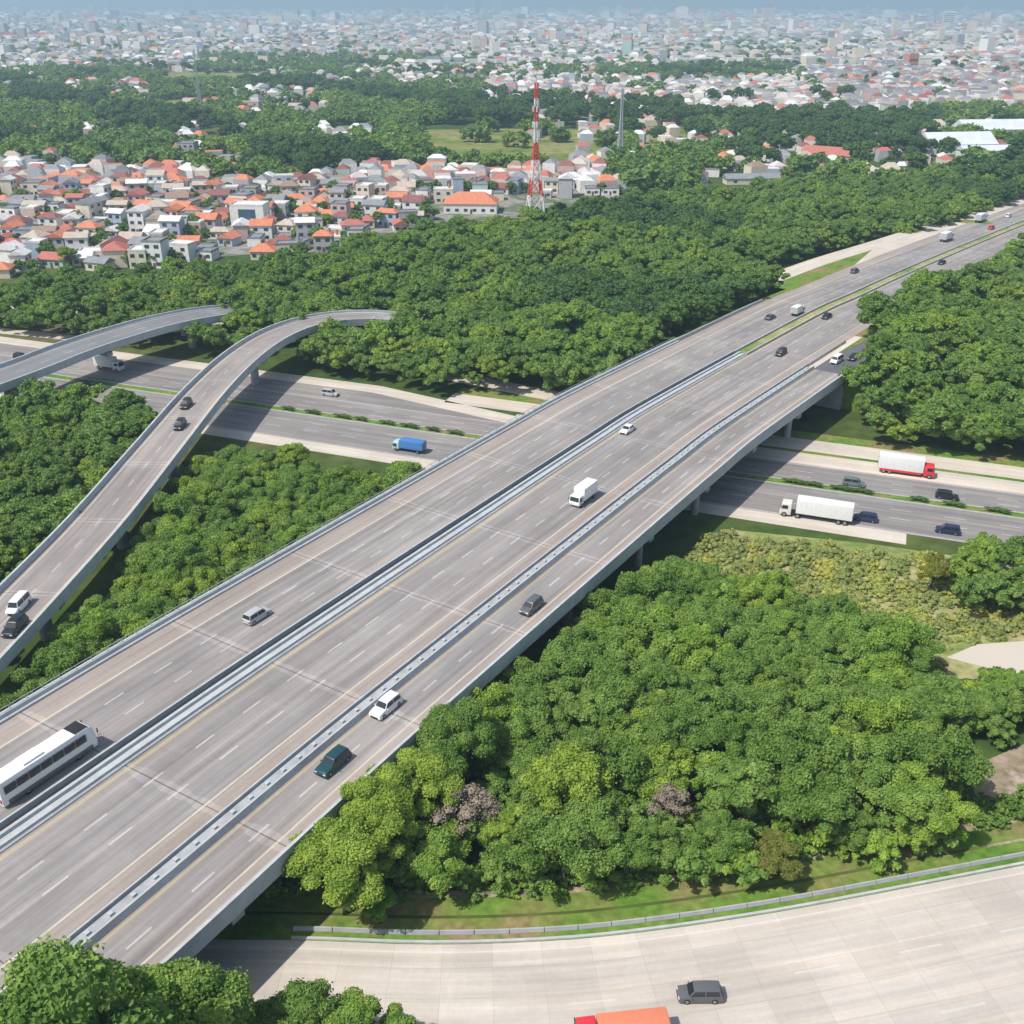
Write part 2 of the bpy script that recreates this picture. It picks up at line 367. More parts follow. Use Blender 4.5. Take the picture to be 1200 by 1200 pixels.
# ------------------------------------------------------------------ lower highway
LD = LOWER.L - 3
qx0, _ = LOWER.near(0, 214)
def left_extra(q): return -(10.6 + 8.0 * min(1, max(0, (qx0 - 5 - q) / 40)))     # north side is a negative offset for this path
strip(LOWER, 3, LD, -10.8, -1.4, .020, 'highway_carriageway', M['asphalt'], kind='structure')
strip(LOWER, 3, qx0 - 5, left_extra, -10.8, .020, 'highway_merge_lane', M['asphalt'], kind='structure')
strip(LOWER, 3, LD, 1.4, 15.6, .020, 'highway_carriageway', M['asphalt'], kind='structure')
strip(LOWER, qx0 - 5, LD, -17.2, -10.8, .028, 'highway_hard_shoulder', M['shoulder'], kind='structure')
strip(LOWER, 3, qx0 - 5, lambda q: left_extra(q) - 5.2, left_extra, .028, 'highway_hard_shoulder', M['shoulder'], kind='structure')
strip(LOWER, 3, LOWER.near(79, 185)[0], 15.6, 20.2, .028, 'highway_hard_shoulder', M['shoulder'], kind='structure')
strip(LOWER, qx0 + 10, LD, -18.6, -17.2, .024, 'grass_strip', M['verge'], kind='structure')
strip(LOWER, qx0 - 25, LD, -25.5, -18.6, .028, 'frontage_road', M['shoulder'], kind='structure')
strip(LOWER, qx0 - 25, LD, -30, -25.5, .02, 'grass_verge', M['verge'], kind='structure')
mb = MB(); sweep(LOWER, 3, LD, rect(-1.4, -1.15, .02, .2), mb); sweep(LOWER, 3, LD, rect(1.15, 1.4, .02, .2), mb)
o = mb.build('kerb', M['concrete_pale']); o['kind'] = 'structure'
strip(LOWER, 3, LD, -1.15, 1.15, .12, 'median_grass', M['verge'], kind='structure')
FR = Path([(-186, 334, 0), (-154, 328, 0), (-138, 323, 0), (-120, 316, 0), (-104, 313, 0), (-90, 309, 0)])
strip(FR, 0, FR.L, -4, 4, .03, 'side_road', M['shoulder'], kind='structure')
strip(Path([(-186, 313, 0), (-154, 302, 0), (-128, 294, 0), (-112, 286, 0)]), 0, 70, -3, 2, .035, 'side_road', M['shoulder'], kind='structure')
strip(Path([(-18, 262, 0), (9, 246, 0), (22, 240, 0)]), 0, 44, -3.5, 3.5, .034, 'side_road', M['shoulder'], kind='structure')

# ------------------------------------------------------------------ slip road at the bottom
SL = SLIP.L - 2
strip(SLIP, 2, SL, -10.2, lambda q: 1.5 + 20.5 * min(1, max(0, (q - SLIP.near(-12, 66)[0]) / 22)), .02, 'slip_road', M['concrete_road'], kind='structure')
strip(SLIP, 2, SL, -13.6, -10.2, .028, 'grass_verge', M['verge'], kind='structure')
strip(SLIP, 2, SL, -16.5, -14.0, .03, 'grass_verge', M['verge'], kind='structure')
strip(SLIP, 2, SL, -17.5, -16.5, .034, 'dirt_strip', M['bare_soil'], kind='structure')
sq0, _ = SLIP.near(-24, 76); sq1, _ = SLIP.near(17, 76); sq2, _ = SLIP.near(95, 84)
mb = MB(); sweep(SLIP, sq0, sq2, rect(-10.6, -10.3, .0, .22), mb)
o = mb.build('kerb', M['concrete_pale']); o['kind'] = 'structure'
wl = empty('crash_barrier', SLIP.pos(sq0, -11.6, 0)); x0, y0 = wl.location[0], wl.location[1]
tag(wl, 'long grey concrete crash barrier along the grass edge of the curved slip road', 'barrier')
q = sq0
while q < sq2:
    mb = MB(); sweep(SLIP, q, q + 3.9, [(-11.6 + a, b) for a, b in jersey(0, .45, .5)], mb, 2)
    mb.v = [(a - x0, b - y0, c) for a, b, c in mb.v]
    mb.build('barrier_block', M['concrete'], wl); q += 4.0

# ------------------------------------------------------------------ main overpass (two decks) and the highway beyond it
JN = 24.5
def parts_at(root): return root
lo = empty('highway_overpass', MAIN.pos(40, -9, -9)); lo.location.z = 0
tag(lo, 'wide concrete overpass deck carrying the bus lanes, left of the dark median gap', 'overpass')
ro = empty('highway_overpass', MAIN.pos(40, 14, -9)); ro.location.z = 0
tag(ro, 'wide concrete overpass deck right of the dark median gap, with piers over the lower highway', 'overpass')
def child(o, root):
    o.parent = root; o.location = -Vector(root.location); return o
def cb(mb, name, material, root): return child(mb.build(name, material), root)

def deck(root, a, b, s0, s1):
    mb = MB(); sweep(MAIN, s0, s1, [(a, -.75), (a + .9, -1.0), (b - .9, -1.0), (b, -.75), (b, -.02), (a, -.02)], mb)
    cb(mb, 'deck_slab', M['concrete'], root)
    n = max(2, int((b - a) / 3.2))
    for i in range(n):
        c = a + 1.5 + (b - a - 3.0) * i / (n - 1); mb = MB()
        sweep(MAIN, s0, s1, [(c - .4, -2.5), (c + .4, -2.5), (c + .25, -2.2), (c + .25, -1.02), (c - .25, -1.02), (c - .25, -2.2)], mb, 12)
        cb(mb, 'girder', M['concrete_dark'], root)
deck(lo, -17.6, -.75, S_AB0, S_AB); deck(ro, .55, 28.6, S_AB0, S_AB)
q_slip = [MAIN.near(-42, 66)[0]]
def blocked(x, y):
    for P, a, b in ((SLIP, -10.5, 22), (LOWER, -11, -1.3), (LOWER, 1.3, 15.8)):
        s_, o_ = P.near(x, y)
        if a - 1.2 < o_ < b + 1.2: return True
    return False
def piers(path, root, offs, s0, s1, caps, capz, rad, step=JN, ph=9.0):
    q = s0 + ph
    while q < s1 - 4:
        z = path.at(q)[2]; yaw = path.yaw(q)
        for (a, b) in caps:
            c = path.pos(q, (a + b) / 2, capz - .55); mb = MB()
            mb.box(c, (b - a, 1.7, 1.1), yaw, top=(1, 1)); cb(mb, 'pier_cap', M['concrete'], root)
        for of in offs:
            p = path.pos(q, of)
            if blocked(p[0], p[1]): continue
            mb = MB(); mb.tube((p[0], p[1], -.3), (p[0], p[1], z + capz - 1.08), rad, rad, 14)
            cb(mb, 'pier', M['concrete'], root)
        q += step
piers(MAIN, lo, (-14.5, -9, -3.6), S_AB0, S_AB, ((-16.6, -1.6),), -2.52, .75)
piers(MAIN, ro, (4, 9.5, 15, 20.5, 25.2), S_AB0, S_AB, ((1.6, 27.6),), -2.52, .75)
for root, a, b in ((lo, -17.4, -.9), (ro, .7, 28.4)):
    mb = MB(); sweep(MAIN, S_AB - .4, S_AB + 1.6, [(a, -8.9), (b, -8.9), (b, -2.55), (a, -2.55)], mb, 2)
    cb(mb, 'abutment', M['concrete'], root)

def edge_exit(q):      # the right-hand lanes turn off behind the trees past the abutment
    return 0
# surfaces: on the bridge they are parts of it, beyond it they are the highway
def surf(root, s0, s1, a, b, m, name, dz=.0):
    o = strip(MAIN, s0, s1, a, b, dz, name, m)
    if root is not None: child(o, root)
    else: o['kind'] = 'structure'
for root_l, root_r, s0, s1 in ((lo, ro, S_AB0, S_AB), (None, None, S_AB, S_END)):
    nm = (lambda n: n) if root_l else (lambda n: 'highway_' + n)
    surf(root_l, s0, s1, -17.0, -12.7, M['brown'], nm('hard_shoulder'), .0)
    surf(root_l, s0, s1, -12.7, -.9, M['deck'], nm('road_surface'), .0)
    surf(root_r, s0, s1, 2.6, 15.4, M['deck'], nm('road_surface'), .0)
    surf(root_r, s0, s1, 15.4, 18.2, M['brown'], nm('hard_shoulder'), .0)
    if root_r:
        surf(root_r, s0, s1, 20.7, 26.2, M['deck'], nm('road_surface'), .0)
        surf(root_r, s0, s1, 26.2, 28.2, M['brown'], nm('hard_shoulder'), .0)
        surf(root_r, s0, s1, 18.2, 20.7, M['shoulder_grey'], 'drain_channel', -.005)
# parapets and barriers on the bridge
for root, prof, name in (
        (lo, [(-17.7, -1.3), (-17.45, -1.3), (-17.45, -.02), (-16.75, -.02), (-16.75, .3), (-17.1, .42), (-17.15, .9), (-17.7, .95)], 'parapet'),
        (lo, [(-1.1, -.02), (-.7, -.02), (-.7, .7), (-.95, .7), (-1.02, .25), (-1.1, .15)], 'parapet'),
        (ro, [(.5, -1.2), (.56, -1.2), (.56, .0), (.5, .75)][::1], 'fascia'),
        (ro, [(.56, 0), (2.6, 0), (2.6, .15), (2.35, .32), (2.3, .62), (1.95, .62), (1.9, .35), (1.05, .35), (1.0, .75), (.56, .75)], 'median_barrier'),
        (ro, [(28.15, -.02), (28.6, -.02), (28.6, -1.35), (28.8, -1.35), (28.8, 1.0), (28.42, 1.0), (28.38, .35), (28.15, .12)], 'parapet'),
        (ro, jersey(18.6), 'concrete_barrier'), (ro, jersey(20.4), 'concrete_barrier')):
    if name == 'fascia': continue
    mb = MB(); sweep(MAIN, S_AB0, S_AB, prof, mb); cb(mb, name, M['concrete_pale'], root)
mb = MB(); sweep(MAIN, S_AB0, S_AB - 1, rect(18.95, 20.05, -.02, .5), mb); cb(mb, 'divider_infill', M['concrete_mid'], ro)
pm = MB(); pm.box((0, 0, .62), (.5, .5, .24)); pl = pm.build('post_base', M['concrete_pale'], ro); k = 0; q = S_AB0 + 20
while q < S_AB - 2:
    o = pl if k == 0 else link(pl.copy(), ro); k += 1
    o.location = Vector(MAIN.pos(q, 19.5)) - Vector(ro.location); o.rotation_euler = (0, 0, MAIN.yaw(q)); q += 2.7
mb = MB(); q = S_AB0 + 1
while q < S_AB:
    mb.box(MAIN.pos(q, -17.5, 1.25), (.08, .08, .5), MAIN.yaw(q)); q += 2.45
sweep(MAIN, S_AB0, S_AB - 1, [(-17.54, 1.42), (-17.46, 1.42), (-17.46, 1.5), (-17.54, 1.5)], mb)
cb(mb, 'handrail', M['steel'], lo)
# beyond the bridge: embankment, median, barriers, right-hand exit
def zdown(q): return -MAIN.at(q)[2] - .1
v = []; n = 120
for i in range(n + 1):
    q = S_AB + 1.2 + (S_END - S_AB - 1.2) * i / n; h = MAIN.at(q)[2]
    wr = 28.8 + 3 if q < S_AB + 60 else 20 + 11 * max(0, 1 - (q - S_AB - 60) / 40)
    for of, z in ((-19.0 - 1.7 * h, -h - .1), (-19.0, -.06), (wr, -.06), (wr + 1.7 * h, -h - .1)): v.append(MAIN.pos(q, of, z))
f = [(i * 4 + k, i * 4 + k + 1, i * 4 + k + 5, i * 4 + k + 4) for i in range(n) for k in range(3)]
f += [(0, 1, 2, 3)]
o = link(bpy.data.objects.new('embankment', npmesh('embankment', v, f, M['verge']))); o['kind'] = 'structure'
strip(MAIN, S_AB, S_END, -.9, 2.6, .01, 'highway_median', M['meadow'], kind='structure')
strip(MAIN, S_AB, S_END, 18.2, 19.6, -.02, 'highway_verge', M['verge'], kind='structure')
mb = MB(); sweep(MAIN, S_AB, S_END, [(-1.0, 0), (-.7, 0), (-.7, .55), (-1.0, .55)], mb); sweep(MAIN, S_AB, S_END, [(2.3, 0), (2.6, 0), (2.6, .55), (2.3, .55)], mb)
x_, y_, z_ = MAIN.pos(S_AB + 100, 0)
tag(mb.build('median_barrier', M['concrete_pale']), 'twin low concrete barriers along the planted median of the highway beyond the overpass', 'barrier')
mb = MB(); sweep(MAIN, S_AB, S_AB + 52, [(-17.4, -.05), (-17.0, -.05), (-17.1, .85), (-17.35, .85)], mb)
tag(mb.build('crash_barrier', M['concrete_pale']), 'pale concrete barrier on the left highway edge, beside the tall trees past the overpass', 'barrier')
mb = MB(); sweep(MAIN, S_AB, S_AB + 26, [(18.35, 0), (18.85, 0), (18.68, .8), (18.52, .8)], mb)
tag(mb.build('crash_barrier', M['concrete_pale']), 'short concrete barrier between the highway lanes and the exit road past the overpass', 'barrier')
# wide paved fan left of the highway further out
sA, _ = MAIN.near(*ground(905, 340, 7)); sB = MAIN.near(*ground(1080, 285, 5))[0]
strip(MAIN, sB - 60, S_END, lambda q: -17.0 - 12 * min(1, max(0, (q - (sB - 60)) / 60)), -17.0, -.02, 'toll_apron', M['shoulder'], kind='structure')
SIDE = Path([ground(890, 330, 4) + (3.2,), ground(960, 308, 4) + (4.4,), ground(1040, 285, 4) + (5.0,), ground(1120, 256, 4) + (4.2,)])
strip(SIDE, 0, SIDE.L, -4, 4, .05, 'side_road', M['shoulder'], kind='structure')
v = []
for i in range(25):
    q = SIDE.L * i / 24
    for of, z in ((-4.4 - SIDE.at(q)[2] * 1.6, -SIDE.at(q)[2] - .1), (-4.4, 0), (16, 0.0)): v.append(SIDE.pos(q, of, z))
o = link(bpy.data.objects.new('side_embankment', npmesh('side_embankment', v, [(i * 3 + k, i * 3 + k + 1, i * 3 + k + 4, i * 3 + k + 3) for i in range(24) for k in range(2)], M['verge']))); o['kind'] = 'structure'
# exit lanes
e0 = MAIN.pos(S_AB - .5, 23.6); e1 = MAIN.pos(S_AB + 22, 24.6); e2 = MAIN.pos(S_AB + 45, 28.5); e3 = MAIN.pos(S_AB + 75, 38)
EXIT = Path([MAIN.pos(S_AB, 23.8), e1, e2, (e3[0], e3[1], 7.6), (e3[0] + 12, e3[1] + 7, 6.6)])
strip(EXIT, 0, EXIT.L, -3.4, 4.4, .0, 'exit_road', M['asphalt_dark'], kind='structure')
strip(EXIT, 0, EXIT.L, 4.4, 5.6, .01, 'exit_road_edge', M['shoulder'], kind='structure')
strip(MAIN, S_AB, S_AB + 34, 18.2, 20.4, .01, 'gore_area', M['shoulder'], kind='structure')

# ------------------------------------------------------------------ ramps
def ramp_bridge(P, half, s0, s1, label, surfm, rad=1.1, ph=12):
    c = P.pos((s0 + s1) / 2, 0); root = empty('ramp_overpass', (c[0], c[1], 0)); tag(root, label, 'overpass')
    mb = MB(); sweep(P, s0, s1, [(-half, -.6), (-half + 1, -.9), (half - 1, -.9), (half, -.6), (half, -.02), (-half, -.02)], mb); cb(mb, 'deck_slab', M['concrete'], root)
    mb = MB(); sweep(P, s0, s1, [(-half * .5, -2.0), (half * .5, -2.0), (half * .62, -.92), (-half * .62, -.92)], mb); cb(mb, 'box_girder', M['concrete_dark'], root)
    o = strip(P, s0, s1, -half + .5, half - .5, 0, 'road_surface', surfm); child(o, root)
    for sg in (-1, 1):
        mb = MB(); pr = [(half - .5, -.02), (half - .02, -.02), (half - .02, -1.0), (half + .15, -1.0), (half + .15, .95), (half - .22, .95), (half - .28, .35), (half - .5, .12)]
        pr = [(a * sg, b) for a, b in pr]
        sweep(P, s0, s1, pr if sg > 0 else pr[::-1], mb); cb(mb, 'parapet', M['concrete_pale'], root)
    piers(P, root, (0,), s0, s1, ((-half * .7, half * .7),), -2.02, rad, 30, ph)
    return root
ramp_bridge(RAMP, 5.1, 3, RAMP.L - 13, 'long curving single-carriageway ramp bridge with two pale parapets, left of the main overpass', M['ramp'])
ramp_bridge(RAMP2, 6.2, 3, RAMP2.L - 5, 'far ramp bridge of bluish grey asphalt climbing over the highway at the left edge', M['far_asphalt'], ph=20)

# ------------------------------------------------------------------ foliage meshes
def blob_points(n, blobs):
    """random points and normals on a union of ellipsoids"""
    w_ = np.array([b[3] * b[3] for b in blobs]); k = rng.choice(len(blobs), n, p=w_ / w_.sum()); B = np.array(blobs)[k]
    d = rng.normal(size=(n, 3)); d /= np.linalg.norm(d, axis=1)[:, None]; d[:, 2] = np.where(d[:, 2] < -.35, -d[:, 2], d[:, 2])
    r = 1 - np.abs(rng.normal(0, .13, n)); r = np.where(rng.random(n) < .12, r + rng.uniform(.02, .24, n), r)
    p = B[:, :3] + d * (B[:, 3] * r)[:, None] * np.array([1, 1, .82]); return p, d
def leaves(n, blobs, size, flat=.55):
    p, d = blob_points(n, blobs)
    nrm = d * flat + rng.normal(0, .45, (n, 3)) + np.array([0, 0, .25]); nrm /= np.linalg.norm(nrm, axis=1)[:, None]
    u = np.cross(nrm, rng.normal(size=(n, 3))); u /= np.linalg.norm(u, axis=1)[:, None]; v = np.cross(nrm, u)
    s = size * rng.uniform(.6, 1.35, n)[:, None]
    a = p + u * s; b = p + v * s * .62 + u * s * .1; c = p - u * s * .9 - nrm * s * .25; e = p - v * s * .62
    V = np.stack([a, b, c, e], 1).reshape(-1, 3); F = np.arange(4 * n).reshape(n, 4); return V, F
ICO = None
def core(blobs, k=.78):
    bm = bmesh.new(); bmesh.ops.create_icosphere(bm, subdivisions=2, radius=1)
    v0 = np.array([v.co[:] for v in bm.verts]); f0 = np.array([[v.index for v in f.verts] + [f.verts[2].index] for f in bm.faces]); bm.free()
    V = []; F = []
    for i, b in enumerate(blobs):
        V.append(v0 * b[3] * k * np.array([1, 1, .8]) * rng.uniform(.85, 1.1, (len(v0), 1)) + np.array(b[:3])); F.append(f0 + i * len(v0))
    return np.concatenate(V), np.concatenate(F)
def crown_blobs(R_, H, n, seed):
    """a broad, lumpy dome: many tufts over a flattened cap, a few sticking out"""
    r = random.Random(seed); B = [(0, 0, H - R_ * .78, R_ * .5)]; sx, sy = r.uniform(.82, 1.15), r.uniform(.82, 1.15); n = int(n * 1.7)
    for i in range(n):
        d = R_ * .88 * math.sqrt((i + r.random()) / n); a = i * 2.4 + r.uniform(-.5, .5)
        z = H - R_ * .30 - (d / R_) ** 2 * R_ * .62 + r.uniform(-.20, .17) * R_
        if r.random() < .12: d *= 1.15; z += .12 * R_
        B.append((d * math.cos(a) * sx, d * math.sin(a) * sy, z, R_ * r.uniform(.15, .33)))
    for i in range(4):
        a = r.uniform(0, 6.28); d = R_ * r.uniform(.4, .75); B.append((d * math.cos(a), d * math.sin(a), H - R_ * r.uniform(1.1, 1.4), R_ * r.uniform(.2, .3)))
    return B
def tri_core(blobs, k): 
    V, F = core(blobs, k); return V, F[:, :3]
def crown_mesh(name, R_, H, n, nl, size, seed, material, k=.8):
    B = crown_blobs(R_, H, n, seed); V, F = leaves(nl, B, size); Vc, Fc = tri_core(B, k)
    # core triangles as quads split on their longest side midpoint
    base = len(V); mid = (Vc[Fc[:, 0]] + Vc[Fc[:, 2]]) / 2
    Vm = np.concatenate([V, Vc, mid]); Fq = np.stack([Fc[:, 0] + base, Fc[:, 1] + base, Fc[:, 2] + base, np.arange(len(mid)) + base + len(Vc)], 1)
    return npmesh(name, Vm, np.concatenate([F, Fq]), material), B
def trunk_mesh(name, H, B, r0=.22):
    mb = MB(); r = random.Random(len(B)); top = Vector((0, 0, H * .62))
    pts = [Vector((0, 0, -.2)), Vector((.08, -.05, H * .22)), Vector((-.05, .08, H * .42)), top]
    for i in range(3): mb.tube(pts[i], pts[i + 1], r0 * (1 - i * .22), r0 * (1 - (i + 1) * .22), 8)
    for b in B[1:7]:
        s_ = pts[2] if r.random() < .5 else pts[1] + (pts[2] - pts[1]) * .6; e = Vector(b[:3]); m_ = (s_ + e) / 2 + Vector((0, 0, -.25))
        mb.tube(s_, m_, r0 * .42, r0 * .28, 6); mb.tube(m_, e, r0 * .28, r0 * .1, 6)
    me = bpy.data.meshes.new(name); me.from_pydata(mb.v, [], mb.f); me.materials.append(M['bark']); me.shade_smooth(); return me

NEAR = []
for i in range(8):
    H = 6.9 + (i % 4) * .7; R_ = 3.7 + (i % 3) * .4
    cm, B = crown_mesh('crown', R_, H, 12 + i % 4, 10500, .15, 100 + i, M['leaf']); NEAR.append((cm, trunk_mesh('trunk', H, B)))
for i in range(4):
    H = 7.4 + i * .5; R_ = 3.6 + .3 * i; B = crown_blobs(R_, H, 16, 900 + i); B = [(b[0] * 1.06, b[1] * 1.06, b[2] + rnd.uniform(-.3, .4), b[3] * rnd.uniform(.7, 1.15)) for b in B]
    V_, F_ = leaves(9000, B, .15, .3); Vc, Fc = tri_core(B, .55); md = (Vc[Fc[:, 0]] + Vc[Fc[:, 2]]) / 2; bs = len(V_)
    cm = npmesh('crown', np.concatenate([V_, Vc, md]), np.concatenate([F_, np.stack([Fc[:, 0] + bs, Fc[:, 1] + bs, Fc[:, 2] + bs, np.arange(len(md)) + bs + len(Vc)], 1)]), M['leaf']); NEAR.append((cm, trunk_mesh('trunk', H, B)))
TALLV = []
for i in range(3):
    cm, B = crown_mesh('crown', 5.0, 11.6, 19, 24000, .14, 300 + i, M['leaf']); TALLV.append((cm, trunk_mesh('trunk', 11.6, B, .3)))
M['leaf_lime'] = leaf_mat('lime_foliage', (.12, .26, .03), (.20, .38, .05)); M['leaf_olive'] = leaf_mat('olive_foliage', (.15, .18, .035), (.26, .27, .06))
def special(mat_, seed, R_=3.0, H=6.5, nl=8500, size=.15):
    cm, B = crown_mesh('crown', R_, H, 14, nl, size, seed, mat_); return cm, trunk_mesh('trunk', H, B)
def bare_tree(seed, R_=3, H=7):
    cm, B = crown_mesh('twigs', R_, H, 8, 2600, .11, seed, M['bare'], .55); return cm, trunk_mesh('trunk', H, B)

def place_tree(x, y, var, label, group, sc_=1.0, name='broadleaf_tree', crown='crown'):
    t = empty(name, (x, y, 0), rnd.uniform(0, 6.28)); t.scale = (sc_, sc_, sc_ * rnd.uniform(.9, 1.15))
    tag(t, label, 'tree', group)
    link(bpy.data.objects.new(crown, var[0]), t); link(bpy.data.objects.new('trunk', var[1]), t); return t

def inpoly(x, y, P):
    c = False; j = len(P) - 1
    for i in range(len(P)):
        if (P[i][1] > y) != (P[j][1] > y) and x < (P[j][0] - P[i][0]) * (y - P[i][1]) / (P[j][1] - P[i][1]) + P[i][0]: c = not c
        j = i
    return c
def clear(x, y, m=3.5):
    s_, o_ = MAIN.near(x, y)
    if -17.7 - m * .7 < o_ < 28.8 + m * .7 and s_ < S_AB + 26: return False
    if -18 - m < o_ < 20 + m * 1.1 and S_AB + 26 <= s_ < S_END - 3: return False
    if abs(EXIT.near(x, y)[1]) < 6.0 and EXIT.near(x, y)[0] < 30: return False
    s_, o_ = RAMP.near(x, y)
    if abs(o_) < 5.3 + m * .75 and 1 < s_ < RAMP.L - 24: return False
    s_, o_ = RAMP2.near(x, y)
    if abs(o_) < 6.5 + m * .75 and 1 < s_ < RAMP2.L - 14: return False
    s_, o_ = LOWER.near(x, y)
    if left_extra(s_) - 5.4 - m * .3 < o_ < 19.8 + m: return False
    if s_ > qx0 - 12 and -26.3 - m * .2 < o_ < 20: return False
    s_, o_ = SLIP.near(x, y)
    if (-16.6 if x < 18 else -13.2) - m * .3 < o_ < 60 and s_ < SLIP.L - 2: return False
    return True
def slope_z(x, y):
    s_, o_ = MAIN.near(x, y)
    if s_ < S_AB + 2 or s_ > S_END - 4: return 0.0
    h = MAIN.at(s_)[2]; wr = 31.8 if s_ < S_AB + 60 else 20 + 11 * max(0, 1 - (s_ - S_AB - 60) / 40)
    d = (-19.0 - o_) if o_ < 0 else (o_ - wr)
    return max(0.0, min(h, h * (1 - d / (1.7 * h)))) - .2
def on_slope(L): return [(a, b, max(0, slope_z(a, b))) for a, b in L]
def grid(P, step, jit=.38, m=3.2, fn=None):
    xs = [p[0] for p in P]; ys = [p[1] for p in P]; out = []; row = 0; y = min(ys)
    while y < max(ys):
        x = min(xs) + (step / 2 if row % 2 else 0)
        while x < max(xs):
            a, b = x + rnd.uniform(-jit, jit) * step, y + rnd.uniform(-jit, jit) * step
            if inpoly(a, b, P) and clear(a, b, m) and (fn is None or fn(a, b)):
                px, py = proj(a, b, 5)
                if -90 < px < 1290 and py < 1330: out.append((a, b))
            x += step
        y += step * .87; row += 1
    return out

SPEC = [((547, 1002), 'bare', 'taller of the two brownish grey leafless trees at the front edge of the wood'),
        ((783, 985), 'bare', 'smaller leafless greyish tree at the front of the wood, right of the taller one'),
        ((445, 1082), 'lime', 'round bright lime green tree at the left front corner of the wood'),
        ((905, 1030), 'olive', 'yellowish olive tree with ragged crown at the front of the wood'),
        ((1090, 655 + 40), 'olive', 'pale yellowish tree standing at the meadow edge below the lower highway')]
WOOD = [(-26, 82.2), (-14, 81.0), (2, 81.6), (19, 81.2), (29, 81.6), (38, 82.6), (46, 84.4), (57, 87.6), (61, 92), (59, 100), (60, 105), (70, 112), (100, 112), (100, 119), (88, 118), (71, 120)] + gp([(1105, 822), (1050, 772), (985, 750), (920, 734), (860, 712), (800, 690), (735, 668)]) + [(5, 150), (-30, 100)]
sp_xy = [(ground(p[0][0], p[0][1])) for p in SPEC]
def far_from_spec(a, b): return all(math.hypot(a - s_[0], b - s_[1]) > 4.5 for s_ in sp_xy)
wood = grid(WOOD, 5.0, m=2.4, fn=far_from_spec)
TALL = []
for px, py in ((394, 962), (438, 938), (484, 892), (530, 846)):
    h = 8.0
    while True:
        a, b = ground(px, py, h)
        if MAIN.near(a, b)[1] > 32.8: break
        h += .25
    TALL.append((a, b, h))
wood = [p for p in wood if all(math.hypot(p[0] - t_[0], p[1] - t_[1]) > 3.2 for t_ in TALL)]
def wl_(a, b):
    s_, o_ = MAIN.near(a, b); s2, o2 = SLIP.near(a, b)
    if b < 91 + max(0, a) * .06: return 'green tree on the front edge of the wood, above the grass of the slip road', 'trees on the front edge of the wood'
    if o_ < 37: return 'green tree in the wood close beside the right parapet of the overpass', 'trees of the wood beside the overpass'
    if a > 56: return 'green tree at the right end of the wood near the dirt path', 'trees at the right end of the wood'
    if b > 132: return 'green tree at the back of the wood, towards the meadow and lower highway', 'trees at the back of the wood'
    if b > 110: return 'green tree deep inside the dense wood right of the overpass, back half', 'trees in the back half of the wood'
    return 'green tree inside the dense wood right of the overpass, front half', 'trees in the front half of the wood'
for i, (a, b) in enumerate(wood):
    l, g = wl_(a, b); gx, gy = proj(a, b)
    if gx > 1128 and gy > 880: continue
    k = (.5 if gy < 815 else .72) if gx > 1095 and gy < 880 else 1
    place_tree(a, b, NEAR[rnd.randrange(12)], l, g, k * rnd.uniform(.8, 1.22) * (0.9 if b < 90 else 1))
for i, (a, b, h) in enumerate(TALL):
    place_tree(a, b, TALLV[i % 3], 'tall green tree leaning over the right parapet of the overpass at the wood corner', 'tall trees at the overpass parapet', h / 11.6)
for (p, k, l), (a, b) in zip(SPEC, sp_xy):
    if k == 'bare': place_tree(a, b + .8, bare_tree(rnd.randrange(99)), l, None, 1.3 if p[0] < 600 else .92, 'bare_tree', 'twigs')
    else: place_tree(a, b, special(M['leaf_' + k], rnd.randrange(99)), l, None, .72 if k == 'lime' else .95)
# trees at the very bottom of the frame, this side of the slip road
for i, (px, py, s_, l) in enumerate([
        (60, 1265, 1.0, 'green tree at the bottom left corner, in front of the overpass edge'), (125, 1235, 1.1, 'green tree rising in front of the right lanes at the bottom left'),
        (185, 1215, 1.15, 'tallest green tree at the bottom edge, overlapping the overpass parapet'), (240, 1270, 1.0, 'green tree at the bottom edge below the dark shadow of the overpass'),
        (300, 1255, .95, 'low green tree at the bottom edge between the shadow and the slip road'), (350, 1240, 1.0, 'green tree at the bottom edge left of the rightmost pair'),
        (415, 1250, .95, 'green tree at the bottom edge, second from the right end of its row'), (470, 1285, .85, 'small green tree at the right end of the row along the bottom edge'),
        (-20, 1290, 1.0, 'green tree cut by the bottom left corner of the frame')]):
    h = 8.0
    while True:
        a, b = ground(px, py - 64, h)
        if MAIN.near(a, b)[1] > 33.6: break
        h += .5
    place_tree(a, b, TALLV[i % 3] if h > 9 else NEAR[i % 8], l, None, h / (12.0 if h > 9 else 8.2))
# strip between ramp and main overpass
LEFTW = [(-62, 96), (-40, 100), (10, 176), (-18, 182), (-31, 185), (-48, 192), (-67, 201), (-67, 100)]
lw = grid(LEFTW, 5.3)
for a, b in lw:
    s_, o_ = MAIN.near(a, b)
    if b > 175: l, g = 'green tree in the strip between ramp and overpass, towards the lower highway', 'trees at the far end of the strip'
    elif o_ > -28: l, g = 'green tree in the strip left of the overpass, close to its left parapet', 'trees in the strip beside the overpass parapet'
    else: l, g = 'green tree in the strip right of the curving ramp bridge', 'trees in the strip beside the ramp bridge'
    place_tree(a, b, NEAR[rnd.randrange(12)], l, g, rnd.uniform(.85, 1.12))
print('individual trees', len(wood) + len(lw) + len(SPEC) + 9)

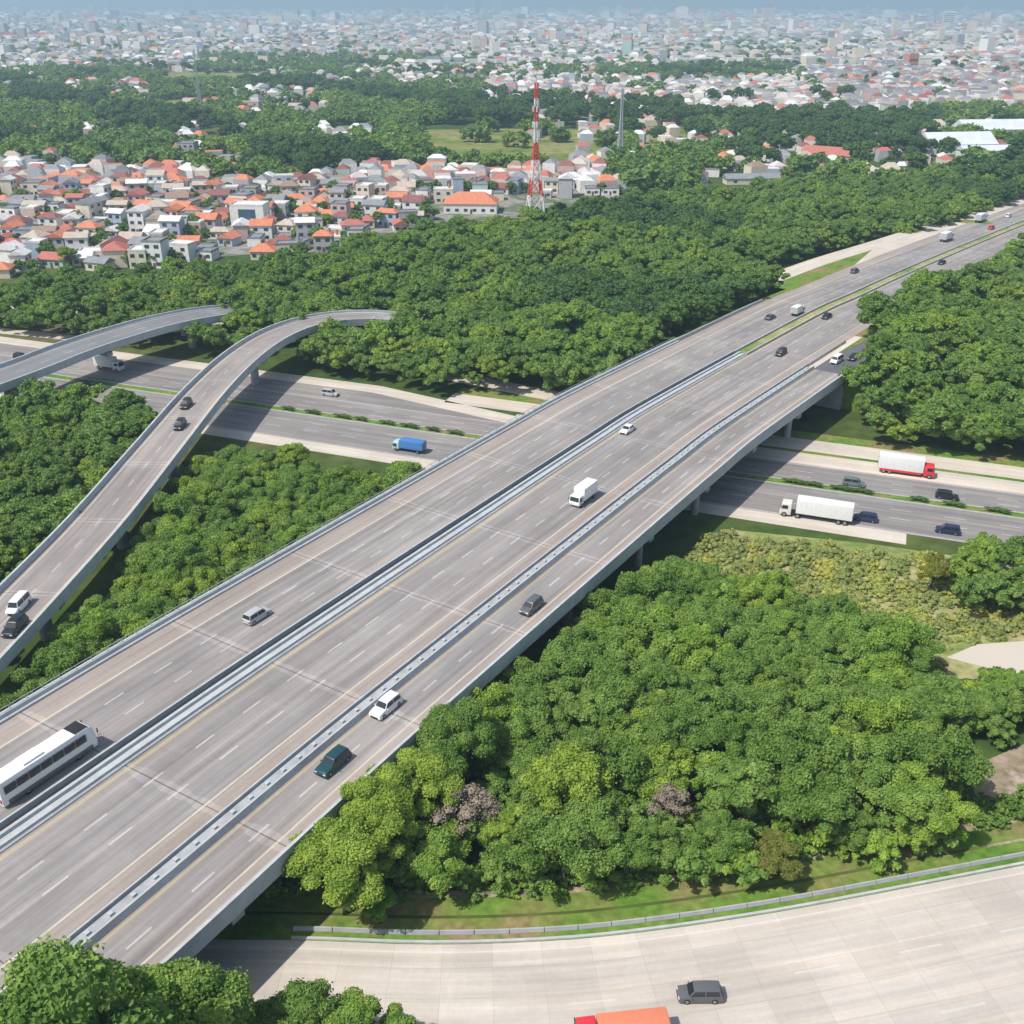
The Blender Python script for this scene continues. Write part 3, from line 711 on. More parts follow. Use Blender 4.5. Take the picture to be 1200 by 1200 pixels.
# ------------------------------------------------------------------ instanced woodland (uncountable masses)
def variants(tag_, specs, material):
    col = bpy.data.collections.new(tag_)
    for i, (R_, H, n, nl, size) in enumerate(specs):
        cm, B = crown_mesh(tag_ + '_crown', R_, H, n, nl, size, 500 + i * 7, material, .82)
        o = bpy.data.objects.new('%s_%d' % (tag_, i), cm); col.objects.link(o)
    return col, len(specs)
MIDV = variants('mid_tree', [(3.9, 8.8, 12, 2600, .28), (4.3, 9.6, 14, 3000, .30), (3.4, 7.6, 11, 2200, .27), (4.6, 10.2, 15, 3200, .31), (4.2, 8.2, 13, 2800, .29), (3.6, 9.9, 12, 2600, .28)], M['leaf_far'])
DARKV = variants('dark_tree', [(4.4, 10.5, 11, 1100, .5), (4.9, 12, 12, 1200, .55), (3.8, 9, 10, 1000, .5)], M['leaf_dark'])
FARV = variants('far_tree', [(6, 9, 7, 260, 1.3), (7, 11, 8, 300, 1.4), (5, 8, 6, 220, 1.2)], M['leaf_far'])
BUSHV = variants('bush', [(1.6, 1.3, 6, 420, .15), (2.1, 1.7, 8, 600, .16), (1.2, .9, 5, 300, .14)], M['scrub'])
def scatter(name, pts, var, label, cat, smin=.8, smax=1.2):
    col, nv = var; n = len(pts)
    if not n: return
    v = np.array([(p[0], p[1], p[2] if len(p) > 2 else 0) for p in pts], dtype=np.float32)
    me = bpy.data.meshes.new(name); me.vertices.add(n); me.vertices.foreach_set('co', v.ravel())
    for an, ty, data in (('pick', 'INT', rng.integers(0, nv, n).astype(np.int32)), ('turn', 'FLOAT', rng.uniform(0, 6.28, n).astype(np.float32)), ('size', 'FLOAT', rng.uniform(smin, smax, n).astype(np.float32))):
        at = me.attributes.new(an, ty, 'POINT'); at.data.foreach_set('value', data)
    o = link(bpy.data.objects.new(name, me)); tag(o, label, cat, None, 'stuff')
    g = bpy.data.node_groups.new(name, 'GeometryNodeTree')
    g.interface.new_socket('Geometry', in_out='INPUT', socket_type='NodeSocketGeometry'); g.interface.new_socket('Geometry', in_out='OUTPUT', socket_type='NodeSocketGeometry')
    N, L = g.nodes, g.links; gi = N.new('NodeGroupInput'); go = N.new('NodeGroupOutput')
    mp = N.new('GeometryNodeMeshToPoints'); L.new(gi.outputs[0], mp.inputs[0])
    ci = N.new('GeometryNodeCollectionInfo'); ci.inputs['Collection'].default_value = col; ci.inputs['Separate Children'].default_value = True; ci.inputs['Reset Children'].default_value = True
    ip = N.new('GeometryNodeInstanceOnPoints'); L.new(mp.outputs[0], ip.inputs['Points']); L.new(ci.outputs[0], ip.inputs['Instance']); ip.inputs['Pick Instance'].default_value = True
    def attr(nm, ty):
        a = N.new('GeometryNodeInputNamedAttribute'); a.data_type = ty; a.inputs[0].default_value = nm; return a.outputs[0]
    L.new(attr('pick', 'INT'), ip.inputs['Instance Index'])
    cx = N.new('ShaderNodeCombineXYZ'); L.new(attr('turn', 'FLOAT'), cx.inputs[2]); L.new(cx.outputs[0], ip.inputs['Rotation'])
    L.new(attr('size', 'FLOAT'), ip.inputs['Scale']); L.new(ip.outputs[0], go.inputs[0])
    md = o.modifiers.new('foliage', 'NODES'); md.node_group = g; return o

WEST = [(-260, 120), (-74, 120), (-76, 225), (-92, 250), (-110, 240), (-130, 215), (-170, 160)]
scatter('woodland', grid(WEST, 5.2), MIDV, 'dense green woodland left of the curving ramp bridge', 'woodland', .68, 1.08)
NORTH = gp([(-120, 425), (-120, 372), (0, 366), (70, 345), (140, 346), (280, 338), (340, 332), (420, 313), (500, 291), (600, 276), (720, 250), (830, 240), (1000, 232), (1300, 190), (1300, 235), (1000, 300), (890, 325), (905, 372), (700, 468), (560, 464), (430, 461), (330, 447), (200, 425)])
def northf(a, b):
    px, py = proj(a, b); s_, o_ = FR.near(a, b)
    if abs(o_) < 6 and px < 200: return False
    if inpoly(px, py, [(895, 350), (1000, 310), (1060, 280), (900, 318)]): return False
    return True
npts = on_slope(grid(NORTH, 6.0, m=3.5, fn=northf))
scatter('woodland', [p for i, p in enumerate(npts) if (math.sin(p[0] * .031) + math.sin(p[1] * .043 + p[0] * .02)) < 1.0], MIDV, 'dense green woodland between the lower highway and the red-roofed town', 'woodland', .68, 1.32)
scatter('woodland', [p for i, p in enumerate(npts) if (math.sin(p[0] * .031) + math.sin(p[1] * .043 + p[0] * .02)) >= 1.0], DARKV, 'darker trees standing in patches of the wood beyond the lower highway', 'woodland', .75, 1.05)
EAST = [(78, 230), (81, 211), (116, 197), (150, 185), (260, 144), (420, 400), (300, 520), (205, 425), (140, 352), (84, 288)]
scatter('woodland', on_slope(grid(EAST, 5.8, m=2.6)), MIDV, 'dense green woodland in the angle right of the highway, above the frontage road', 'woodland', .75, 1.35)
SE = [(72, 145), (80, 156), (92, 160), (150, 138), (150, 110), (96, 131), (78, 136)]
ep = []
for q in np.arange(S_AB + 3, S_AB + 36, 4.2):
    for of in (33.5, 38.5):
        x, y, _ = MAIN.pos(q, of + rnd.uniform(-.8, .8)); s_, o_ = EXIT.near(x, y)
        if abs(o_) > 7.5 and LOWER.near(x, y)[1] < -28: ep.append((x, y))
scatter('woodland', on_slope(ep), MIDV, 'taller green trees crowding the right end of the overpass, hiding the exit road', 'woodland', .95, 1.2)
scatter('woodland', grid(SE, 5.0), MIDV, 'clump of dark green trees at the right edge between meadow and dirt path', 'woodland', .7, .95)
MEAD = [(24, 146), (36, 170), (66, 163), (100, 150), (100, 134), (80, 137), (66, 131), (64, 124), (50, 133), (36, 141)]
scatter('scrub', [p for p in grid(MEAD, 1.9, m=.6) if rnd.random() < .8], BUSHV, 'low yellowish scrub and bushes scattered over the meadow below the lower highway', 'scrub', .5, 1.25)
VERG = [SLIP.pos(q, -16.6)[:2] for q in np.arange(sq0, sq2, 4)] + [SLIP.pos(q, -20.0)[:2] for q in np.arange(sq2, sq0, -4)]
vp = []
for i in range(420):
    q = rnd.uniform(sq0 - 4, sq2); vp.append(SLIP.pos(q, rnd.uniform(-21, -16.2))[:2])
scatter('undergrowth', vp, BUSHV and variants('green_bush', [(1.3, 1.6, 5, 300, .2), (.9, 1.1, 4, 200, .18)], M['leaf']), 'low green undergrowth along the foot of the wood, above the slip road', 'undergrowth', .5, 1.2)

UNDV = variants('understory', [(2.6, 4.4, 7, 1100, .2), (3.0, 4.9, 8, 1300, .21), (2.2, 3.8, 6, 900, .19)], M['leaf'])
def inwood(a, b):
    gx, gy = proj(a, b); return not (gx > 1110 and gy < 815) and not (gx > 1120 and gy > 880)
scatter('understory', grid(WOOD, 3.4, m=2.2, fn=inwood), UNDV, 'bushy green understory filling the gaps between trees of the foreground wood', 'undergrowth', .7, 1.2)
scatter('understory', grid(LEFTW, 3.6, m=2.2), UNDV, 'bushy green understory in the strip between the ramp and the overpass', 'undergrowth', .7, 1.2)
scatter('understory', grid(WEST, 4.2, m=2.4), UNDV, 'bushy green understory of the woodland left of the ramp', 'undergrowth', .8, 1.3)
# hedges in the lower highway median
hb, _ = crown_mesh('hedge', 1.0, 1.3, 6, 500, .13, 77, M['leaf_dark'])
hq = [LOWER.near(*ground(px, 500))[0] for px in (322, 352, 392, 428, 470, 500, 535)]
for i, px in enumerate((335, 362, 398, 420, 452, 480, 508, 535, 930, 955, 985, 1010, 1075, 1120, 1165)):
    yy = 482 + (px - 330) * .131; s_, _ = LOWER.near(*ground(px, yy)); p = LOWER.pos(s_, 0, .1)
    o = link(bpy.data.objects.new('hedge', hb)); o.location = p; o.rotation_euler = (0, 0, LOWER.yaw(s_)); o.scale = (.75, 2.6 + (i % 3) * .5, .8)
    side = px < 700
    tag(o, 'clipped dark hedge in the lower highway median left of the overpass' if side else 'ragged green hedge in the lower highway median right of the overpass', 'hedge',
        'median hedges left of the overpass' if side else 'median hedges right of the overpass')
# ------------------------------------------------------------------ buildings
ROOFC = dict(orange=(.56, .21, .115), red=(.43, .15, .12), maroon=(.25, .10, .09), grey=(.24, .245, .26), white=(.66, .65, .63), beige=(.46, .39, .32), brown=(.30, .20, .15))
WALLC = dict(white=(.76, .74, .70), cream=(.68, .61, .48), pink=(.56, .42, .38), grey=(.42, .42, .42), blue=(.40, .47, .55), mint=(.40, .55, .48))
RM = {k: mat(k + '_roof', c, .8, .22, .9) for k, c in ROOFC.items()}
WM = {k: mat(k + '_plaster', c, .85, .12, .6) for k, c in WALLC.items()}
M['window'] = mat('window_glass', (.05, .065, .08), .2, .2, .5, spec=.6); M['door'] = mat('wooden_door', (.16, .09, .05), .7, .2, 2)
M['tank'] = mat('orange_tank', (.50, .20, .06), .6, .1, 1); M['blue_glass'] = mat('blue_facade', (.06, .12, .17), .3, .2, .3, spec=.6)
M['factory'] = mat('white_sheet_roof', (.62, .66, .68), .5, .14, .15); M['tower'] = mat('pale_tower', (.66, .68, .68), .7, .1, .05)

def roof_mb(w_, d, z, h, kind, ov=.5):
    mb = MB(); a, b = w_ / 2 + ov, d / 2 + ov
    if kind == 'flat':
        mb.box((0, 0, z + .12), (w_ + .1, d + .1, .24))
        for s_ in (-1, 1):
            mb.box((s_ * (w_ / 2 - .05), 0, z + .5), (.2, d + .3, .55)); mb.box((0, s_ * (d / 2 - .05), z + .5), (w_ - .1, .2, .552))
        return mb
    e = 0 if kind == 'gable' else min(a, b) * .85
    if w_ >= d: r1, r2 = (-a + e, 0), (a - e, 0)
    else: r1, r2 = (0, -b + e), (0, b - e)
    v = [(-a, -b, z), (a, -b, z), (a, b, z), (-a, b, z), (r1[0], r1[1], z + h), (r2[0], r2[1], z + h)]
    f = [(0, 1, 5, 4), (1, 2, 5), (2, 3, 4, 5), (3, 0, 4)] if w_ >= d else [(0, 1, 4), (1, 2, 5, 4), (2, 3, 5), (3, 0, 4, 5)]
    return mb.add(v, f + [(3, 2, 1, 0)])
def house(x, y, rz, w_, d, st, wall, roof, kind, label, group=None, cat='house', name='house', tank=None, wins=2, h0=3.2, wmat=None, rmat=None):
    t = empty(name, (x, y, 0), rz); tag(t, label, cat, group); H = st * h0
    mb = MB(); mb.box((0, 0, H / 2 - .1), (w_, d, H + .2))
    if kind == 'gable':
        h = min(w_, d) * .28
        if w_ >= d: mb.add([(-w_ / 2, -d / 2, H), (-w_ / 2, d / 2, H), (-w_ / 2, 0, H + h * .95), (w_ / 2, -d / 2, H), (w_ / 2, d / 2, H), (w_ / 2, 0, H + h * .95)], [(0, 1, 2), (3, 5, 4)])
        else: mb.add([(-w_ / 2, -d / 2, H), (w_ / 2, -d / 2, H), (0, -d / 2, H + h * .95), (-w_ / 2, d / 2, H), (w_ / 2, d / 2, H), (0, d / 2, H + h * .95)], [(0, 2, 1), (3, 4, 5)])
    mb.build('wall', wmat or WM[wall], t)
    r = roof_mb(w_, d, H + .02, min(w_, d) * (.28 if kind == 'gable' else .30), kind).build('roof', rmat or RM[roof], t)
    if tank:
        q = MB(); q.tube((w_ * .3, d * .25, H + .3), (w_ * .3, d * .25, H + 2.3), .55, .5, 10); q.build('water_tank', M['tank'] if tank == 1 else M['steel'], r)
    for s_ in range(st):
        for k in range(wins):
            xx = w_ * ((k + .5) / wins - .5); q = MB()
            q.box((xx, -d / 2 - .02, s_ * h0 + 1.7), (min(1.8, w_ / wins * .5), .12, 1.3)); q.build('window', M['window'], t)
    q = MB(); q.box((w_ * .5 / max(1, wins) * .0 + w_ * .02, -d / 2 - .03, 1.05), (1.0, .14, 2.1)); q.build('door', M['door'], t)
    return t

TOWN = gp([(-60, 342), (0, 334), (55, 312), (140, 318), (215, 309), (290, 306), (345, 306), (425, 289), (500, 267), (510, 238), (600, 234), (722, 228), (720, 196), (600, 203), (500, 200), (430, 196), (330, 222), (250, 210), (200, 200), (100, 205), (-60, 194)])
BIG = []   # footprints kept free
def special_at(px, py, r): BIG.append((*ground(px, py), r)); return ground(px, py)
def free(x, y, pad=0): return all(math.hypot(x - a, y - b) > r + pad for a, b, r in BIG)
a, b = special_at(552, 250, 17)
house(a, b + 6, R(-3), 25, 15, 1, 'white', 'orange', 'hip', 'large low building with a wide bright orange roof, left of the red and white mast', cat='hall', name='hall', wins=6, h0=4.5)
a, b = special_at(292, 268, 11)
house(a, b + 5, R(-4), 15, 10, 3, 'white', 'white', 'flat', 'white three-storey block with a dark blue glazed front in the left town', cat='building', name='office_block', wins=0)
mb = MB(); mb.box((0, -5.06, 5.0), (7.5, .2, 6.6)); o = mb.build('glazed_front', M['blue_glass'], sc.objects[[o.name for o in sc.objects if o.name.startswith('office_block')][0]])
a, b = special_at(975, 190, 24)
t = house(a, b, R(-34), 36, 15, 1, 'grey', 'red', 'gable', 'long faded red roofed hall standing alone among dark trees left of the white factory sheds', cat='hall', name='hall', wins=6, h0=5)
for i, (px, py, w_, d, rz, l) in enumerate([
        (1118, 178, 46, 24, 8, 'white factory shed with the broadest roof, left front of the factory group'),
        (1160, 160, 52, 22, 6, 'white factory shed at the back right of the factory group'),
        (1150, 187, 30, 10, 6, 'low blue-white factory shed in front of the broader sheds, beside dark trees'),
        (1108, 206, 28, 6, 3, 'long narrow bright white roof in the trees below the factory sheds')]):
    a, b = special_at(px, py, max(w_, d) * .6)
    house(a, b, R(rz), w_, d, 1, 'white', 'white', 'gable', l, cat='factory', name='factory_shed', wins=5 if w_ > 29 else 0, h0=6 if w_ > 29 else 3, rmat=M['factory'])
for px, py, w_, d, H, wall, l, nm in [
        (1110, 34, 46, 30, 62, 'white', 'tall white tower block near the horizon at the right', 'tower_block'),
        (560, 19, 60, 50, 122, 'mint', 'left of two pale greenish towers touching the skyline at top centre', 'tower_block'),
        (583, 19, 60, 50, 112, 'white', 'right of two pale towers touching the skyline at top centre', 'tower_block'),
        (1066, 80, 16, 16, 20, 'pink', 'orange red block standing out of the far city at the right', 'tower_block'),
        (705, 32, 40, 30, 30, 'white', 'pale block in the far city above the mast, right of top centre', 'tower_block'),
        (135, 22, 60, 40, 50, 'blue', 'bluish block against the far left skyline', 'tower_block')]:
    a, b = special_at(px, py, max(w_, d) * .7); t = empty(nm, (a, b, 0), R(rnd.uniform(-15, 15))); tag(t, l, 'tower')
    q = MB(); q.box((0, 0, H / 2), (w_, d, H)); q.build('wall', RM['orange'] if px == 1066 else M['tower'] if wall == 'white' else WM[wall], t)
    q = MB(); q.box((0, 0, H + 1), (w_ * .94, d * .94, 2)); q.box((w_ * .1, 0, H + 4), (w_ * .3, d * .3, 4)); q.build('roof', WM['grey'], t)
    q = MB()
    for k in range(int(H / 7)): q.box((0, -d / 2 - .15, 5 + k * 7), (w_ * .86, .3, 2.4))
    q.build('window_bands', M['window'], t)
for px, py, w_, d, st, wall, roof, kind, l in [
        (34, 163, 13, 10, 2, 'white', 'red', 'gable', 'tall white house with a red roof alone in the green belt at the left'),
        (355, 140, 34, 14, 1, 'white', 'white', 'flat', 'long cream-white flat roofed hall in the green belt, left of centre'),
        (345, 128, 30, 9, 1, 'pink', 'beige', 'gable', 'long pinkish building behind the cream-white hall in the green belt'),
        (292, 128, 22, 12, 2, 'pink', 'beige', 'flat', 'pinkish block left of the cream-white hall in the green belt'),
        (96, 118, 26, 12, 2, 'pink', 'white', 'flat', 'pale pink block in the green belt at the far left'),
        (268, 200, 20, 12, 1, 'cream', 'red', 'hip', 'low building with a bright red roof at the back edge of the left town'),
        (222, 186, 11, 10, 3, 'grey', 'grey', 'flat', 'grey three-storey block at the back edge of the left town'),
        (738, 178, 16, 8, 1, 'cream', 'orange', 'gable', 'small orange roofed house in the trees right of the red and white mast'),
        (972, 79, 95, 20, 1, 'white', 'white', 'flat', 'very long bright white factory roof in the far right city'),
        (44, 378, 7.5, 5, 1, 'cream', 'beige', 'gable', 'small beige house beside the side road beyond the far ramp'),
        (222, 392, 4, 3, 1, 'white', 'white', 'gable', 'tiny white hut in bushes between the two ramps'),
        (1117, 858, 2.6, 2.2, 1, 'white', 'white', 'flat', 'tiny pale hut roof showing between the trees at the right'),
        (310, 302, 9, 8, 1, 'cream', 'orange', 'hip', 'orange roofed house at the near right edge of the left town, against trees'),
        (860, 232, 26, 6, 1, 'grey', 'grey', 'gable', 'long grey roofed shed in the trees above the highway bend'),
        (850, 243, 12, 7, 2, 'grey', 'white', 'flat', 'pale grey two-storey house in the trees above the highway bend'),
        (880, 215, 30, 8, 1, 'cream', 'grey', 'gable', 'long low grey roof behind the shed above the highway bend'),
        (1048, 200, 10, 7, 1, 'white', 'white', 'gable', 'small white roofed house between the red roofed hall and the factory sheds'),
        (712, 262, 9, 7, 1, 'cream', 'beige', 'hip', 'small beige house in the trees right of the red and white mast')]:
    a, b = special_at(px, py, max(w_, d) * .6)
    if px == 1117: a, b = ground(1117, 858)
    house(a, b, R(rnd.uniform(-8, 8)), w_, d, st, wall, roof, kind, l, cat='hut' if w_ < 5 else 'building' if w_ > 14 else 'house', name='hut' if w_ < 5 else 'building' if w_ > 14 else 'house', wins=1 if w_ < 5 else 3)

hs = []
y = 360.0; row = 0
while y < 700:
    x = -420.0
    while x < 140:
        a, b = x + rnd.uniform(-2.2, 2.2), y + rnd.uniform(-2.0, 2.0) - x * .06
        if inpoly(a, b, TOWN) and free(a, b, 5) and rnd.random() < .86:
            px, py = proj(a, b)
            if -25 < px < 1220: hs.append((a, b))
        x += 9.6 if row % 3 else 11.2
    y += 9.0 if row % 2 else 11.4; row += 1
hs.sort(key=lambda p: p[1]); near_h, rest_h = hs[:272], hs[272:]
print('houses', len(hs))
town_trees = []
for a, b in near_h:
    px, py = proj(a, b)
    rf = rnd.choices(list(ROOFC), (17, 11, 11, 22, 24, 12, 3) if px < 470 else (3, 3, 7, 44, 32, 10, 1))[0]; wl = rnd.choices(list(WALLC), (38, 24, 12, 14, 8, 4))[0]
    kd = rnd.choice(('hip', 'gable', 'gable')) if rf not in ('white', 'grey') else rnd.choice(('flat', 'gable', 'flat'))
    st = rnd.choices((1, 2, 3), (48, 46, 6))[0]; tk = rnd.choices((None, 1, 2), (78, 14, 8))[0]
    zone = 'at left end of town' if px < 110 else 'left of town centre' if px < 235 else 'at town centre' if px < 345 else 'right of town centre' if px < 480 else 'in grey quarter by mast'
    dep = 'near row' if py > 282 else 'middle row' if py > 240 else 'back row'
    nm = {1: 'one-storey', 2: 'two-storey', 3: 'three-storey'}[st]
    l = '%s %s house, %s %s roof%s, %s %s' % (nm, wl, rf, kd, ' with tank' if tk else '', dep, zone)
    w_, d = rnd.uniform(6.0, 10.4), rnd.uniform(5.2, 8.4)
    house(a, b, R(rnd.choice((0, 0, 90)) + rnd.uniform(-16, 16) - 4), w_, d, st, wl, rf, kd, l, 'houses of the red-roofed town', tank=tk, wins=2)
    if rnd.random() < .55: town_trees.append((a + rnd.uniform(4.5, 6), b + rnd.uniform(-6, 6)))

# far rooftops: one mesh, hip or flat roofs
RK = list(ROOFC); WK = list(WALLC)
M['pale_roof'] = mat('pale_far_roof', (.52, .47, .45), .8, .2, .05); M['slate_roof'] = mat('slate_far_roof', (.17, .17, .19), .8, .2, .05)
FM = [RM[k] for k in RK] + [WM[k] for k in WK] + [M['pale_roof'], M['slate_roof']]
def lcov(px, py):
    """(chance of a house, chance of a tree, palette) for a place on the map"""
    def inb(*r): return any(x0 <= px <= x1 and y0 <= py <= y1 for x0, y0, x1, y1 in r)
    if inb((560, 92, 800, 128), (800, 92, 960, 140)): return .72, .22, 'pink'
    if inb((940, 80, 1300, 132)): return .8, .2, 'slate'
    if inb((1000, 132, 1080, 150), (960, 125, 1020, 140)): return .6, .3, 'slate'
    if inb((70, 98, 172, 120), (272, 108, 385, 142), (210, 145, 290, 200), (0, 186, 150, 204), (90, 150, 150, 165), (370, 150, 430, 172), (830, 192, 918, 250), (400, 92, 470, 98)): return .5, .35, 'mix'
    if inb((640, 76, 1000, 92)): return .22, .8, 'pink'
    if inb((-100, 88, 60, 108), (380, 92, 560, 100)): return .3, .6, 'pink'
    if inb((-300, 84, 240, 204), (230, 64, 420, 204), (400, 96, 560, 204), (400, 64, 560, 76)): return .03, .9, 'mix'
    if inb((820, 48, 1020, 62)): return .35, .6, 'pink'
    if inb((-300, 28, 170, 44)): return .35, .55, 'pink'
    if px > 620 and 132 < py < 200: return .19, .85, 'mix'
    if px > 700 and 195 < py < 246: return .17, .85, 'mix'
    if py > 92: return .03, .9, 'mix'
    return .64, .62, 'pink'
PAL = {'pink': (5, 7, 4, 22, 18, 16, 4, 0, 0, 0, 0, 0, 0, 40, 8), 'slate': (5, 9, 16, 30, 9, 6, 6, 0, 0, 0, 0, 0, 0, 12, 40), 'mix': (12, 14, 10, 20, 22, 12, 4, 0, 0, 0, 0, 0, 0, 10, 5), 'town': (16, 14, 12, 24, 20, 9, 4, 0, 0, 0, 0, 0, 0, 8, 4)}
boxes = []; ft = []; ftd = []
def add_b(a, b, w_, d, h, pal): boxes.append((a, b, w_, d, h, rnd.uniform(-.35, .35) + (1.57 if rnd.random() < .3 else 0), rnd.choices(range(15), PAL[pal])[0], 7 + rnd.choices(range(6), (40, 22, 12, 18, 6, 3))[0]))
for a, b in rest_h: add_b(a, b, rnd.uniform(8, 11), rnd.uniform(7, 9), rnd.choice((3.2, 6.2)), 'town')
def noisy(a, b, s_): return math.sin(a / s_) * math.cos(b / s_ * .8 + 1.3) + .6 * math.sin(a / s_ * 2.3 + b / s_ * 1.7)
def clump(a, b, s_): return noisy(a, b, s_)
FIELDP = [(490, 149), (722, 149), (716, 195), (560, 200), (500, 192)]
for y0, y1, st_, (w0, w1), (h0, h1) in ((560, 900, 13, (8, 12), (3.2, 7)), (900, 1700, 15.5, (9, 14), (3.5, 8)), (1700, 3000, 24, (13, 22), (4, 11)), (3000, 5600, 44, (20, 38), (5, 16)), (5600, 13000, 95, (38, 80), (8, 24))):
    y = y0
    while y < y1:
        hw = y * .56 + 40; x = -hw
        while x < hw:
            a, b = x + rnd.uniform(-.3, .3) * st_, y + rnd.uniform(-.3, .3) * st_; x += st_
            px, py = proj(a, b)
            if not (-30 < px < 1230): continue
            if inpoly(a, b, TOWN) or not free(a, b, st_ * .55) : continue
            s_, o_ = MAIN.near(a, b)
            if -32 < o_ < 27 and s_ < MAIN.L - 3: continue
            hp, tp, pal = lcov(px, py); hp += .16 * clump(a, b, st_ * 9)
            if hp > .5 and b < 3200 and noisy(a + 77, b - 50, st_ * 5) > 1.05: hp = .1
            if rnd.random() < hp:
                k = rnd.uniform(.8, 1.15); hh = rnd.uniform(h0, h1) * (rnd.uniform(1.8, 3.0) if rnd.random() < .035 and b > 1900 else 1)
                add_b(a, b, rnd.uniform(w0, w1) * k, rnd.uniform(w0, w1) * .8, hh, pal)
            elif rnd.random() < tp:
                if py > 75 and (inpoly(px, py, FIELDP) or any(inpoly(px, py, c) for c in CLEAR)) and rnd.random() < .93: continue
                if b < 1700:
                    n_ = 3 if b < 1300 else 2
                    for _ in range(n_):
                        q = (a + rnd.uniform(-.5, .5) * st_, b + rnd.uniform(-.5, .5) * st_)
                        (ftd if noisy(a, b, 60) > .55 or (520 < px < 900 and 118 < py < 150) or (860 < px < 1100 and 140 < py < 200) else ft).append(q)
                else: ft.append((a, b, 0))
        y += st_
n = len(boxes); A = np.array(boxes); print('far houses', n, 'far trees', len(ft), len(ftd))
ca, sa = np.cos(A[:, 5]), np.sin(A[:, 5]); V = np.zeros((n, 10, 3)); flat = rng.random(n) < np.where(A[:, 1] > 1700, .75, .35)
rh = np.where(flat, .25, np.minimum(A[:, 2], A[:, 3]) * .3); ex = A[:, 2] * np.where(flat, .45, .2)
for i, (sx, sy, top) in enumerate([(-1, -1, 0), (1, -1, 0), (1, 1, 0), (-1, 1, 0), (-1, -1, 1), (1, -1, 1), (1, 1, 1), (-1, 1, 1), (-1, 0, 2), (1, 0, 2)]):
    lx = sx * (A[:, 2] / 2 if top < 2 else ex); ly = sy * A[:, 3] / 2
    V[:, i, 0] = A[:, 0] + lx * ca - ly * sa; V[:, i, 1] = A[:, 1] + lx * sa + ly * ca; V[:, i, 2] = -.2 if top == 0 else A[:, 4] + (rh if top == 2 else 0)
Fq = np.array([(0, 1, 5, 4), (1, 2, 6, 5), (2, 3, 7, 6), (3, 0, 4, 7), (4, 5, 9, 8), (5, 6, 9, 9), (6, 7, 8, 9), (7, 4, 8, 8)])
quads = Fq[[0, 1, 2, 3, 4, 6]]; base = (np.arange(n) * 10)[:, None, None]
F4 = (quads[None] + base); mi4 = np.stack([A[:, 7]] * 4 + [A[:, 6]] * 2, 1)
tris = np.array([(5, 6, 9), (7, 4, 8)]); F3 = tris[None] + base; mi3 = np.stack([A[:, 6]] * 2, 1)
for nm_, sel, lab in (('distant_houses', A[:, 1] < 1500, 'small houses and sheds scattered through the green belt behind the town'), ('distant_city', A[:, 1] >= 1500, 'endless pale low-rise city spreading to the hazy horizon')):
    f4 = F4[sel].reshape(-1, 4); m4 = mi4[sel].ravel(); f3 = F3[sel].reshape(-1, 3); m3 = mi3[sel].ravel()
    me = bpy.data.meshes.new(nm_); vv = V.reshape(-1, 3).astype(np.float32); used = np.unique(np.concatenate([f4.ravel(), f3.ravel()])); rm_ = np.zeros(len(vv), dtype=np.int32); rm_[used] = np.arange(len(used))
    me.vertices.add(len(used)); me.vertices.foreach_set('co', vv[used].ravel()); li = np.concatenate([rm_[f4.ravel()], rm_[f3.ravel()]]).astype(np.int32)
    me.loops.add(len(li)); me.loops.foreach_set('vertex_index', li); me.polygons.add(len(f4) + len(f3))
    me.polygons.foreach_set('loop_start', np.concatenate([np.arange(0, len(f4) * 4, 4), len(f4) * 4 + np.arange(0, len(f3) * 3, 3)]).astype(np.int32))
    me.polygons.foreach_set('loop_total', np.concatenate([np.full(len(f4), 4), np.full(len(f3), 3)]).astype(np.int32))
    for m_ in FM: me.materials.append(m_)
    me.polygons.foreach_set('material_index', np.concatenate([m4, m3]).astype(np.int32)); me.polygons.foreach_set('use_smooth', np.zeros(len(f4) + len(f3), dtype=bool)); me.update(calc_edges=True)
    tag(link(bpy.data.objects.new(nm_, me)), lab, 'houses', None, 'stuff')
scatter('distant_trees', ft, FARV, 'green tree belts between the houses behind the town and into the far city', 'trees', .55, 1.25)
scatter('distant_trees', ftd, DARKV, 'dark tree belts beyond the open field and behind the highway bend', 'trees', .9, 1.4)
scatter('garden_trees', town_trees, MIDV, 'green garden trees standing between the houses of the red-roofed town', 'trees', .5, .9)

